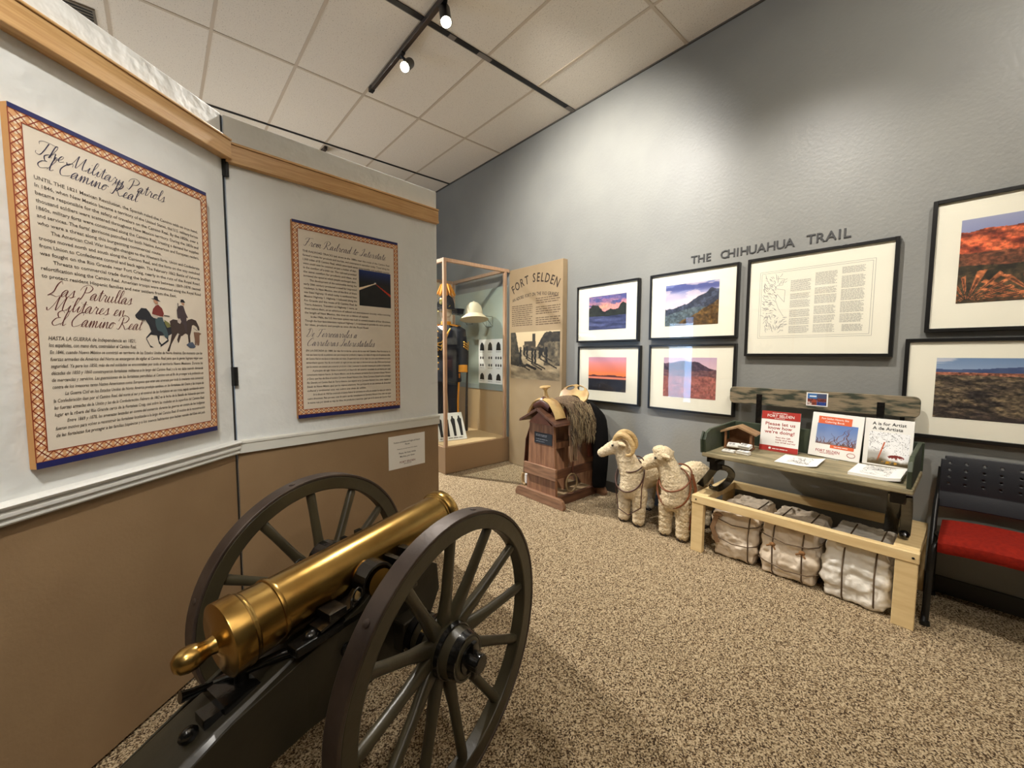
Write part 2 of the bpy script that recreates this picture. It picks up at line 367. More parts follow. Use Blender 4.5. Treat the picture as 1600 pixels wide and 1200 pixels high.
def art_river(u, v):
    c = L3((232,150,150), (96,92,150), (v-.6)/.4+.5*(fbm(u*4, v*9, 1)-.5)*2); c = put(c, ss(.5,.75,fbm(u*3, v*8, 5))*ss(.62,.8,v)*.8, (176,120,160)); c = put(c, ss(.52,.7,fbm(u*4,v*10,9))*(v > .7), (78,84,140))
    c = put(c, np.exp(-((u-.42)/.25)**2-((v-.68)/.1)**2)*.9, (250,170,140))
    c = np.where((v < .44)[..., None], L3((30,36,70), (96,104,150), fbm(u*3, v*14, 3)), c)
    e = .5+.05*np.sin(u*7)+.2*np.exp(-((u-.1)/.13)**2)+.12*np.exp(-((u-.27)/.09)**2)+.14*np.exp(-((u-.62)/.14)**2)+.24*np.exp(-((u-.92)/.14)**2)+.05*(fbm(u*20, v*3, 4)-.5)
    lo = .37+.06*np.abs(u-.5)+.02*fbm(u*15, u*2, 8)
    c = np.where(((v < e) & (v > lo))[..., None], L3((18,22,22), (48,54,44), fbm(u*18, v*18, 6)), c)
    return tex(c, u, v, .1)
def art_hills(u, v):
    c = L3((222,206,220), (120,132,186), ss(.55, 1, v+.2*(fbm(u*3, v*8, 2)-.5))); c = put(c, ss(.5,.66,fbm(u*2.5, v*9, 7))*ss(.75,.9,v), (84,92,150)); c = put(c, ss(.52,.68,fbm(u*3.5, v*10, 11))*.6, (240,220,222))
    r = .42+.36*ss(.1,1,u)+.08*np.exp(-((u-.86)/.06)**2)+.05*(fbm(u*9, u*3, 3)-.5)
    c = np.where((v < r)[..., None], L3((40,46,62), (84,92,112), fbm(u*10-v*6, v*9, 5)), c)
    r2 = .3+.12*np.sin(u*3-.4); c = np.where((v < r2)[..., None], L3((70,84,92), (110,122,124), fbm(u*9, v*9, 6)), c)
    r3_ = -.15+.68*u+.05*fbm(u*8, u*2, 9); c = np.where((v < r3_)[..., None], L3((56,40,20), (128,94,44), fbm(u*14, v*14, 4)), c)
    return np.where((v < r)[..., None], tex(c, u, v, .3), c)
def art_sunset(u, v):
    c = L3((246,120,60), (226,150,160), (v-.42)/.5); c = put(c, ss(.8,1,v)*.6, (196,150,176)); c = put(c, np.exp(-((v-.5)/.06)**2)*.5, (252,150,70))
    r = .44+.03*np.exp(-((u-.6)/.2)**2)+.03*np.exp(-((u-.15)/.08)**2)+.015*fbm(u*14, u, 2)
    c = np.where((v < r)[..., None], np.array((92,44,40))+0*c, c); c = np.where((v < .42)[..., None], np.array((236,140,110))+0*c, c)
    return np.where((v < .355+.01*fbm(u*9, u, 5))[..., None], L3((22,20,26), (46,44,50), fbm(u*7, v*7, 6)), c)
def art_dunes(u, v):
    c = L3((226,190,196), (196,168,190), v*3-2)
    r = .86+.06*np.exp(-((u-.45)/.2)**2)-.16*ss(.6,1,u)+.05*(fbm(u*8, u*3, 3)-.5)
    c = np.where((v < r)[..., None], L3((46,36,54), (106,78,92), fbm(u*16+v*5, v*14, 4)), c)
    c = np.where((v < .66+.04*fbm(u*7, u, 5))[..., None], L3((84,58,66), (142,98,96), fbm(u*9, v*30, 6)), c)
    c = np.where((v < .5+.05*fbm(u*5, u, 8))[..., None], L3((140,80,74), (176,110,98), fbm(u*6, v*14, 7)+.3*(v-.3)), c); return np.where((v < r)[..., None], tex(c, u, v, .22), c)
def art_redrock(u, v):
    c = L3((120,132,176), (156,160,190), v*3-2)
    r = .86+.06*(fbm(u*7, u*2, 3)-.5)+.08*ss(.2,1,u); rk = fbm(u*14+v*6, v*16-u*3, 4)
    c = np.where((v < r)[..., None], L3((110,44,28), (226,110,66), rk*1.6-.3), c)
    c = np.where((v < .56+.06*fbm(u*5, u, 6))[..., None], L3((70,48,34), (150,84,54), fbm(u*16, v*24, 7)), c)
    c = np.where((v < .4+.05*fbm(u*6, u, 9))[..., None], L3((34,34,24), (96,76,50), fbm(u*20, v*20, 8)), c)
    for cx, cy, seed in ((.38, .02, 2), (.95, 0, 5), (.05, .02, 8)):
        a = np.arctan2(v-cy, (u-cx)*1.15); rr = np.hypot((u-cx)*1.15, v-cy); sp = np.sin(a*17+seed)
        sp = np.sin(a*23+seed+.8*np.sin(a*7)); c = put(c, ss(.1,.5,sp)*(rr < .33+.05*np.sin(a*5+seed))*(rr > .03)*(a > .1)*(a < 3.0), (176,104,62)); c = put(c, ss(.75,.95,sp)*(rr < .28)*(rr > .05), (96,56,34))
    return np.where((v < r)[..., None], tex(c, u*1.5, v*1.3, .4), c)
def art_valley(u, v):
    c = L3((150,168,196), (112,140,176), v*4-3); c = put(c, ss(.5,.7,fbm(u*3, v*14, 3))*.8, (206,206,212))
    r = .8+.05*np.exp(-((u-.45)/.2)**2)+.02*fbm(u*8, u, 4); c = np.where((v < r)[..., None], L3((58,76,116), (86,100,136), fbm(u*9, v*9, 5)), c)
    c = np.where((v < .76)[..., None], L3((120,72,56), (178,116,90), fbm(u*5, v*26, 6)), c)
    c = np.where((v < .7+.03*fbm(u*5, u, 6))[..., None], L3((44,38,36), (122,106,80), fbm(u*13+v*3, v*20, 7)*1.3-.2), c); c = np.where((v < .76)[..., None], tex(c, u*1.6, v*1.8, .5), c)
    return put(c, ss(.35,.1,v+.3*fbm(u*4, v*6, 9))*.75, (34,26,34))
def art_march(u, v):
    c = L3((196,172,132), (206,184,146), v)
    g = L3((104,92,72), (188,168,132), fbm(u*6+v*3, v*10, 3)); c = np.where((v < .56+.08*np.sin(u*3))[..., None], g, c)
    rl = .2+.55*ss(.3,0,u)+.06*fbm(u*14, v*14, 4)+.45*np.exp(-((u-.02)/.13)**2); c = np.where(((v < rl+.1) & (u < .34) & (v > .3-.2*u))[..., None], L3((26,24,20), (84,76,60), fbm(u*18, v*18, 5)), c)
    rr = .62+.36*ss(.5,.75,u)+.04*(fbm(u*14, u*4, 6)-.5); c = np.where(((v < rr) & (u > .52) & (v > .62-.25*(u-.5)))[..., None], L3((22,20,18), (70,62,50), fbm(u*16, v*16, 7)), c)
    c = np.where(((v < rr-.2) & (u > .7) & (v > .3))[..., None], L3((40,36,30), (150,134,104), fbm(u*16, v*13, 8)), c)
    c = np.where(((np.abs(u-.5) < .03) & (v > .6) & (v < .96))[..., None], np.array((52,46,38))+0*c, c); c = np.where(((np.abs(u-.42) < .12) & (v > .6) & (v < .8))[..., None], np.array((58,50,40))+0*c, c)
    for x, z, h in ((.22,.3,.36),(.47,.32,.36),(.53,.34,.32),(.36,.42,.3),(.62,.44,.26),(.75,.36,.34),(.3,.5,.2),(.66,.5,.18)):
        c = put(c, (np.abs(u-x+.005*np.sin(v*60)) < .022)*(v > z)*(v < z+h), (24,22,20)); c = put(c, (np.abs(v-z+(u-x)*.55) < .016)*(u > x)*(u < x+.2), (46,40,32))
        c = put(c, (((u-x)/.03)**2+((v-z-h)/.025)**2) < 1, (90,78,60))
    for q in range(7): c = put(c, (((u-.36-.028*q)/.03)**2+((v-.3+.012*q)/.03)**2) < 1, (34,30,26))
    return c
def art_road(u, v):
    c = L3((8,10,14), (18,44,110), (v-.62)/.38); c = np.where((v < .64)[..., None], L3((6,8,8), (24,24,22), fbm(u*6, v*6, 3)), c)
    a = np.abs((v-.66)-(u-.5)*.32+.02)-.005; c = put(c, (np.abs(v-(.66-(.5-u)*.4)) < .008+.05*(.5-u))*(u < .5), (240,220,190))
    c = put(c, (np.abs(v-(.66-(u-.5)*.62)) < .006+.06*(u-.5))*(u > .5), (190,50,24)); return put(c, np.exp(-((u-.5)/.03)**2-((v-.67)/.025)**2), (255,240,220))
def art_branches(u, v):
    c = L3((150,160,190), (96,128,190), v+.2*(fbm(u*3, v*3, 2)-.5))
    for i in range(16):
        g = np.random.default_rng(i); x0 = g.random(); a = g.uniform(-1.1, 1.1); k = g.uniform(-.6, .6); L = g.uniform(.3, .95)
        xx = x0+(v*a+k*v*v)*.6+.02*np.sin(v*22+i); c = put(c, (np.abs(u-xx) < .016*(1-v/L*.8))*(v < L), (110,70,64) if i % 3 else (84,72,84))
    return put(c, ss(.25,.08,v+.2*fbm(u*8, v*8, 6))*.9, (120,84,70))
def art_patio(u, v):
    c = np.full(u.shape+(3,), 244.); ln = fbm(u*7, v*7, 3); c = put(c, (np.abs(ln-.5) < .014)*(v > .45), (60,60,62)); c = put(c, (np.abs(fbm(u*9, v*9, 8)-.52) < .012)*(v > .35), (90,90,92))
    c = put(c, ss(.5,.3,v)*ss(.6,.35,u)*.8, (150,146,138)); c = put(c, (np.abs(u-.3-.25*(v-.3)) < .02)*(v > .05)*(v < .7), (190,96,60))
    c = put(c, ss(.3,.1,v+.15*fbm(u*6, v*6, 5)), (84,72,48)); c = put(c, (((u-.7)/.2)**2+((v-.26)/.07)**2 < 1)*ss(.4,.6,fbm(u*14, v*14, 4)), (120,40,34)); return put(c, (((u-.55)/.2)**2+((v-.08)/.05)**2 < 1)*ss(.45,.6,fbm(u*16, v*16, 9)), (190,140,40))
def art_card(u, v):
    c = np.full(u.shape+(3,), (60,110,170), float); c = put(c, (v < .55)*(u < .5), (150,70,50)); c = put(c, (v < .28)*(u < .24), (210,190,180)); c = put(c, (v > .5)*(u > .5), (70,80,110)); c = put(c, (v < .6)*(v > .3)*(u > .52), (130,64,56)); c = put(c, (v < .28)*(u > .52), (40,70,150))
    c = put(c, (np.abs(v-.76) < .05)*(u > .1)*(u < .46), (230,240,250)); return put(c, ss(.5,.62,fbm(u*12, v*10, 4))*(v < .56)*.6, (60,34,40))
def picture(name, fn, x0, x1, z0, z1, y, parent, res=(110, 84), material=None):
    nx, nz = res; U, V = np.meshgrid((np.arange(nx)+.5)/nx, (np.arange(nz)+.5)/nz); C = np.clip(fn(U, V), 0, 255)/255
    C = np.where(C <= .04045, C/12.92, ((C+.055)/1.055)**2.4)
    xs = np.linspace(x0, x1, nx+1); zs = np.linspace(z0, z1, nz+1)
    vs = [(x, y, z) for z in zs for x in xs]; fs = [(j*(nx+1)+i, j*(nx+1)+i+1, (j+1)*(nx+1)+i+1, (j+1)*(nx+1)+i) for j in range(nz) for i in range(nx)]
    me = bpy.data.meshes.new(name); me.from_pydata(vs, [], fs); me.materials.append(material or M['picture'])
    a = me.color_attributes.new('Col', 'FLOAT_COLOR', 'CORNER')
    buf = np.ones((nz, nx, 4, 4)); buf[..., :3] = C[:, :, None, :]; a.data.foreach_set('color', buf.ravel())
    o = bpy.data.objects.new(name, me); col.objects.link(o); o.parent = parent; return o

# ---------------------------------------------------------------- the room
struct(MB().box(XL, XW, YB, YF, -.08, 0).build('floor', M['carpet']))
struct(MB().box(XL-.1, XW+.1, YB-.1, YF+.1, CEIL, CEIL+.08).build('ceiling', M['tile']))
struct(MB().box(XW, XW+.1, YB, YF, -.08, CEIL).build('wall_right', M['wall']))
struct(MB().box(XL, XW+.1, YF, YF+.1, -.08, CEIL).build('wall_far', M['wall']))
struct(MB().box(XL-.1, XW+.1, YB-.1, YB, -.08, CEIL).build('wall_back', M['wall']))
D0, D1, DZ = 4.58, 5.28, 2.5
struct(MB().box(XL-.1, XL, YB-.1, D0, -.08, CEIL).box(XL-.1, XL, D1, YF+.1, -.08, CEIL).box(XL-.1, XL, D0, D1, DZ, CEIL).build('wall_left', M['wall']))
dr = thing('door_1', 'glazed door in the left wall with blue daylight', 'door', (XL, (D0+D1)/2, 0)); struct(dr)
hw = (D1-D0)/2
fr = MB()
for a, b in ((-hw, -hw+.04), (hw-.05, hw)): fr.box(-.07, -.02, a, b, 0, DZ)
fr.box(-.07, -.02, -.14, .03, 1.55, DZ)
for a, b in ((0, .12), (1.48, 1.55), (DZ-.08, DZ)): fr.box(-.07, -.02, -hw, hw, a, b)
fr.build('door_frame', M['black'], dr)
sky_m = mat('daylight_sky', (120, 170, 230), emit=(.22, .5, 1.0), es=7.0)
MB().box(-.06, -.055, -hw, hw, 0, DZ).build('lit_glass', sky_m, dr)
# ceiling grid
GX0, GY0 = .41917, 2.94016
g = MB()
i = -8
x = GX0-8*.6096
while x < XW:
    if x > XL: g.box(x-.012, x+.012, YB, YF, CEIL-.004, CEIL+.001)
    x += .6096
for j in range(-6, 4):
    y = GY0+j*1.2192
    if YB < y < YF: g.box(XL, XW, y-.012, y+.012, CEIL-.0045, CEIL+.001)
struct(g.build('trim_1', M['tbar']))
s = MB(); s2 = MB()
for j in (0, 2, -2):
    y = GY0+j*1.2192; hwid = .023 if j == 0 else .016
    s.box(XL, XW, y-hwid, y+hwid, CEIL-.008, CEIL-.003)
    if j == 0:
        for xa, xb in ((1.93-.06, 1.93+.0), (2.16+.0, 2.30), (3.30, 3.42)): s2.box(xa, xb, y-.021, y+.021, CEIL-.012, CEIL-.008)
        s2.box(XL, XW, y+.024, y+.03, CEIL-.009, CEIL-.003)
    else: s2.box(2.1, 2.22, y-.015, y+.015, CEIL-.012, CEIL-.008)
struct(s.build('trim_2', M['slot'])); struct(s2.build('trim_3', mat('grey_slot_metal', (120, 112, 104), .5)))
struct(MB().box(XL, XW, YF-.02, YF, CEIL-.02, CEIL).box(XW-.014, XW, YB, YF, CEIL-.012, CEIL).build('trim_4', mat('dark_wall_angle', (84, 80, 74), .6)))
struct(MB().box(XW-.012, XW, YB, 2.9, 0, .1).build('baseboard_right', mat('dark_baseboard', (62, 60, 56), .6)))
# ceiling vent seen over the left panel
v = thing('ceiling_vent', 'dark square air grille in the ceiling above the left divider panel', 'vent', (-.36, 4.62, CEIL))
MB().box(-.08, .10, -.12, .12, -.012, 0).build('grille_frame', mat('vent_grey', (110, 100, 84), .6), v)
q = MB()
for k in range(6): q.box(-.065, .085, -.1+k*.036, -.086+k*.036, -.016, -.012)
q.build('slats', M['black'], v)
# bodies of the added, unseen uplights
fl = mat('lit_diffuser', (255, 250, 240), emit=(1, .91, .78), es=6)
for k, (x, y) in enumerate(UPFILL):
    t = thing('fill_uplight', ['added hanging fill light just behind and right of the viewpoint', 'added hanging fill light behind the viewpoint, nearest the grey wall', 'added hanging fill light behind the first hinged divider', 'added hanging fill light near the far left corner by the glazed door'][k], 'light', (x, y, 3.2), group='added hanging fill lights')
    MB().box(-.1, .1, -.6, .6, 0, .02).box(-.1, -.09, -.6, .6, .02, .08).box(.09, .1, -.6, .6, .02, .08).box(-.09, .09, -.6, -.59, .02, .08).box(-.09, .09, .59, .6, .02, .08).build('trough', M['rail'], t, bevel=.003)
    MB().box(-.085, .085, -.58, .58, .05, .056).build('lit_diffuser', fl, t)
    for yy in (-.5, .5): MB().tube([(0, yy, .02), (0, yy, CEIL-3.2)], .004, 8).build('hanger', M['black'], t)
for k, (x, z) in enumerate(WALLFILL):  # made-up fixtures for the added wall fill lights
    t = thing('wall_fill_uplight', ['added half round fill light on the far wall, left of the two', 'added half round fill light on the far wall, behind the railroad divider'][k], 'light', (x, YF, z), group='added far wall fill lights')
    MB().prism([(-.3, 0), (-.28, -.12), (-.2, -.2), (.2, -.2), (.28, -.12), (.3, 0)], 0, .07).build('bowl', M['rail'], t, bevel=.004)
    MB().box(-.25, .25, -.17, -.02, .07, .074).build('lit_top', fl, t)
# track lights
def track(x, y0, y1, label):
    t = thing('light_track', label, 'track', (x, (y0+y1)/2, CEIL)); L = (y1-y0)/2
    MB().box(-.018, .018, -L, L, -.045, -.008).build('rail', mat('track_brown', (58, 46, 38), .4, coat=.1), t, bevel=.003)
    MB().box(-.021, .021, L-.05, L+.004, -.048, -.006).build('end_cap', M['black'], t)
track(1.65, -1.4, 4.0, 'brown track rail along the ceiling carrying the two bright visible spotlights')
track(1.66, 5.44, 5.58, 'short end of a dark track rail past the second slot in the ceiling')
track(-.5, -2.6, .4, 'brown track rail behind and left of the viewpoint')
bulb = mat('lit_bulb', (255, 244, 220), emit=(1, .86, .6), es=60)
names = ['lit black spotlight hanging lowest on the track, nearer the far wall', 'lit black spotlight on the track nearest the top edge of the view', 'lit black spotlight on the track aimed high at the grey wall', 'lit black spotlight on the track above the wagon bench', 'lit black spotlight on the track above the red chair', 'lit black spotlight on the short track near the far wall, over the glass case', 'lit black spotlight behind the viewpoint aimed at the cannon', 'added fill spotlight over the viewpoint aimed at the military patrols board', 'added fill spotlight behind the viewpoint aimed at the bench and bales']
for k, (p, t, e, a) in enumerate(LAMPS):
    p = Vector(p); d = (Vector(t)-p).normalized(); o = thing('spotlight', names[k], 'spotlight', tuple(p), group='track spotlights')
    q = d.to_track_quat('-Z', 'Y').to_matrix().to_4x4()
    MB().lathe([(.02, .17), (.036, .165), (.04, .15), (.04, .005), (.043, 0), (.038, 0), (.037, .03), (0.001, .03)], 28, 0, q).build('lamp_can', M['black'], o, smooth=40)
    MB().lathe([(.034, .012), (.036, .016), (.03, .024), (.001, .026)], 24, 0, q).build('bulb', bulb, o, smooth=60)
    tr = -.5 if p.x < 0 else 1.65
    e_ = q @ Vector((0, 0, .12)); MB().tube([(tr-p.x, e_.y, CEIL-.046-p.z), (tr-p.x, e_.y, CEIL-.06-p.z), tuple(e_)], .012, 8).box(tr-p.x-.016, tr-p.x+.016, e_.y-.04, e_.y+.04, CEIL-.06-p.z, CEIL-.044-p.z).build('stem', M['black'], o, smooth=50)
# ---------------------------------------------------------------- hinged divider panels
SX, SY = .25558, 2.30076
A2 = R(90-84.0227); A1 = R(90-47.4459)
p1 = thing('divider_panel', 'left white and tan divider panel with the military patrols board', 'divider panel', (SX, SY, 0), A1, 'hinged divider panels')
p2 = thing('divider_panel', 'white and tan divider panel behind the cannon with the railroad board', 'divider panel', (SX, SY, 0), A2, 'hinged divider panels')
for p, x0, x1 in ((p1, -1.225, -.004), (p2, .004, 1.187)):
    MB().box(x0, x1, .004, .06, .94, 2.474).build('upper_board', M['board'], p, bevel=.004)
    MB().box(x0, x1, .004, .058, .012, .94).build('lower_board', M['wains'], p, bevel=.003)
# trims
MB().box(-1.225, .0, -.042, .004, 2.272, 2.35).box(-1.225, .0, -.047, .004, 2.35, 2.36).build('wood_trim', M['oak'], p1, bevel=.003)
MB().box(.004, 1.187, -.02, .004, 2.262, 2.342).box(.004, 1.187, -.026, .004, 2.342, 2.353).box(.004, 1.187, -.025, .004, 2.262, 2.278).build('wood_trim', M['oak'], p2, bevel=.002)
prof = [(0, .912), (-.012, .912), (-.016, .918), (-.016, .924), (-.011, .928), (-.011, .934), (-.02, .938), (-.02, .948), (-.013, .953), (-.013, .958), (-.024, .963), (-.026, .969), (-.02, .975), (0, .978)]
MB().box(-.007, .003, .003, .03, .012, 2.466).build('seam_light_stop', M['black'], p1)  # black strip added to block light through the gap and keep it dark
def railprism(prof, x0, x1, parent, m):
    q = MB(); k = len(prof)
    q.add([(x0, a, b) for a, b in prof]+[(x1, a, b) for a, b in prof], [tuple(range(k))[::-1], tuple(range(k, 2*k))]+[(i, (i+1) % k, k+(i+1) % k, k+i) for i in range(k)])
    return q.build('chair_rail', m, parent)
railprism([(a*1.3+.004, b) for a, b in prof], -1.225, .0, p1, M['rail'])
railprism([(.004, .912), (-.012, .914), (-.012, .958), (-.017, .962), (-.017, .972), (-.008, .977), (.004, .977)], .004, 1.187, p2, mat('white_flat_trim', (216, 216, 208), .5))
for z in (2.20, 1.24, .12):
    hg = MB().box(-.009, .014, -.012, .006, z, z+.088).tube([(.002, -.012, z), (.002, -.012, z+.088)], .007, 10)
    hg.build('hinge', M['black'], p1, loc=(0, 0, 0))
MB().box(-.22, .24, .02, .08, 0, .012, M=None).build('foot_strip', M['black'], p2, loc=(.4, 0, 0))
MB().box(-.9, -.3, .02, .05, 0, .012).build('foot_strip', M['black'], p1)

# ---------------------------------------------------------------- information boards
M['cream'] = mat('cream_print', (224, 214, 198), .5, c2=(218, 207, 190), cs=3, coat=.08)
M['edge'] = mat('board_edge', (190, 140, 84), .6); M['blue'] = mat('navy_strip', (24, 30, 92), .45)
M['terra'] = mat('terracotta_band', (216, 164, 116), .55); M['red'] = mat('brick_red_line', (142, 58, 28), .55); M['dia'] = mat('cream_diamond', (236, 218, 188), .55)
M['brown'] = mat('dark_brown_ink', (80, 70, 60), .6); M['navyink'] = mat('navy_script_ink', (34, 32, 66), .55); M['redink'] = mat('dark_red_script_ink', (94, 40, 36), .55)
def info_board(label, parent_loc, rz, x0, x1, z0, z1, bw, pitch, name='information_board'):
    cx = (x0+x1)/2; c = Matrix.Translation(parent_loc) @ RZ(rz) @ T(cx, 0, z0)
    t = thing(name, label, 'sign', c.translation, rz)
    w_, h_ = (x1-x0)/2, z1-z0
    MB().box(-w_, w_, -.022, .0, 0, h_).build('board', [M['edge']], t)
    f = MB()
    f.quad((-w_, -.0226, 0), (w_, -.0226, 0), (w_, -.0226, h_), (-w_, -.0226, h_), 0)
    f.build('printed_face', M['cream'], t)
    s_ = .019
    MB().box(-w_, w_, -.024, -.0228, 0, s_).build('edge_strip', M['blue'], t); MB().box(-w_, w_, -.024, -.0228, h_-s_*.7, h_).build('edge_strip', M['blue'], t)
    b = MB(); y = -.0229
    zb, zt = s_, h_-s_*.7
    for (a0, a1, c0, c1) in ((-w_, w_, zb, zb+bw), (-w_, w_, zt-bw, zt), (-w_, -w_+bw, zb+bw, zt-bw), (w_-bw, w_, zb+bw, zt-bw)):
        b.quad((a0, y, c0), (a1, y, c0), (a1, y, c1), (a0, y, c1), 0)
    def seg(ax, ay, bx, by, wd, m, yy):
        dx, dz = bx-ax, by-ay; L = math.hypot(dx, dz); nx, nz = -dz/L*wd/2, dx/L*wd/2
        b.quad((ax-nx, yy, ay-nz), (bx-nx, yy, by-nz), (bx+nx, yy, by+nz), (ax+nx, yy, ay+nz), m)
    def run(a0, a1, cc, horiz):
        n = max(1, round((a1-a0)/pitch)); d = (a1-a0)/n; hb = bw*.44
        for k in range(n):
            u0 = a0+k*d; um = u0+d/2; u1 = u0+d
            P = (lambda u, v: (u, v)) if horiz else (lambda u, v: (v, u))
            q = [P(u0+d*.1, cc), P(um, cc-hb*.9), P(u1-d*.1, cc), P(um, cc+hb*.9)]
            b.add([(a_, y-.0003, c_) for a_, c_ in q], [(0, 1, 2, 3)], 2)
            for s1, s2 in (((u0, cc-hb), (u1, cc+hb)), ((u0, cc+hb), (u1, cc-hb))):
                a_, c_ = P(*s1), P(*s2); seg(*a_, *c_, bw*.1, 1, y-.0006)
    run(-w_+bw*.5, w_-bw*.5, zb+bw/2, True); run(-w_+bw*.5, w_-bw*.5, zt-bw/2, True)
    run(zb+bw*.5, zt-bw*.5, -w_+bw/2, False); run(zb+bw*.5, zt-bw*.5, w_-bw/2, False)
    lw = bw*.09
    for e in (0, bw*.96):
        seg(-w_+e, zb+e, w_-e, zb+e, lw, 1, y-.0008); seg(-w_+e, zt-e, w_-e, zt-e, lw, 1, y-.0008); seg(-w_+e, zb+e, -w_+e, zt-e, lw, 1, y-.0008); seg(w_-e, zb+e, w_-e, zt-e, lw, 1, y-.0008)
    b.build('lattice_border', [M['terra'], M['red'], M['dia']], t, recalc=False)
    return t
b1 = info_board('large framed text board titled The Military Patrols, El Camino Real', (SX, SY, 0), A1, -.757, -.130, 1.052, 2.075, .029, .0275)
yt = -.0233
q = MB(); script(q, 'The Military Patrols', -.262, .912, .0215, .385); script(q, 'El Camino Real', -.26, .876, .0225, .28)
q.build('english_title', M['navyink'], b1, loc=(0, yt, 0), recalc=False)
EN1 = ['UNTIL THE 1821 Mexican Revolution, the Spanish ruled the Camino with an iron hand.', 'In 1846, when New Mexico became a territory of the United States, the U.S. military forces',
 'became responsible for the safety of travelers on the Camino Real. By the 1850s, over a', 'thousand soldiers were scattered throughout New Mexico territory. During the 1850s and',
 '1860s, military forts were constructed along the Camino Real, creating a demand for supplies', "and services. The forts' garrisons patrolled for both Native American and European raiders,",
 'who were a threat along this burgeoning commercial route.|', '  The American Civil War brought changes to the Western forts. Union and Confederate',
 'troops moved north and south along the Camino Real, and the forts on the way switched', 'from Union to Confederate control and back again. The February 1862 Battle of Valverde',
 'was fought on the Rio Grande near Fort Craig, nearly in the ruts of the Royal Road.', '  Threats to commercial trade during the Indian wars between 1869-1878 caused',
 'refortification along the Camino Real. American troops were stationed along the Royal Road', 'to protect resident Hispanic families and new settlers from the East.|']
text('english_text', para(EN1, -.267, .838, .0214, .0152, .53), M['brown'], b1, yt)
q = MB(); script(q, 'Las Patrullas', -.257, .508, .023, .235); script(q, 'Militares en', -.257, .465, .023, .21); script(q, 'El Camino Real', -.255, .421, .023, .262)
q.build('spanish_title', M['redink'], b1, loc=(0, yt, 0), recalc=False)
text('spanish_text', para(['HASTA LA GUERRA de Independencia en 1821,', 'los españoles, con mano dura, controlaban el Camino Real.'], -.263, .377, .0205, .0168, .25, .25) +
 para(['En 1846, cuando Nuevo México se convirtió en territorio de los Estados Unidos de Norte América. Ese momento que las', 'fuerzas armadas de América del Norte se encargaron de vigilar el Camino Real para que la gente lograse viajar con',
 'seguridad. Ya para los 1850, más de mil soldados se encontraban por todo el territorio Nuevo Mexicano. Durante las', 'décadas de 1850 y 1860 construyeron fortalezas militares a lo largo del Camino Real y a la vez daba cuando demanda',
 'de mercancías y servicios. Las guarniciones de las fortalezas patrullaban el Camino con el fin de proteger a la población en', 'contra de los invasores tanto Nativo Americanos como Europeos que eran una amenaza por toda la creciente ruta comercial.',
 '  La Guerra Civil en los Estados Unidos de Norte América produjo cambios en las fortalezas del Oeste y las tropas de', 'la Confederación iban por el Camino Real, del norte al sur y el control de las fortalezas en sus rutas seguía cambiando entre',
 'las fuerzas armadas de la Unión y las de la Confederación. Febrero de 1862 es la fecha de la Batalla de Valverde que tuvo', 'lugar en la ribera del Río Grande cerca de la Fortaleza Craig, casi sobre las rodadas en la superficie del Camino Real.',
 '  Entre 1869 y 1878, las amenazas lanzadas en contra del comercio durante las guerras en contra de los Indígenas', 'fueron motivo para volver a reconstruir las fortalezas localizadas a lo largo del Camino Real. El motivo de la reconstrucción',
 'de las fortalezas fue proteger a las familias hispánicas y a los nuevos habitantes que habían venido del Este del país.'], -.262, .336, .0209, .0150, .518, .25), M['brown'], b1, yt)
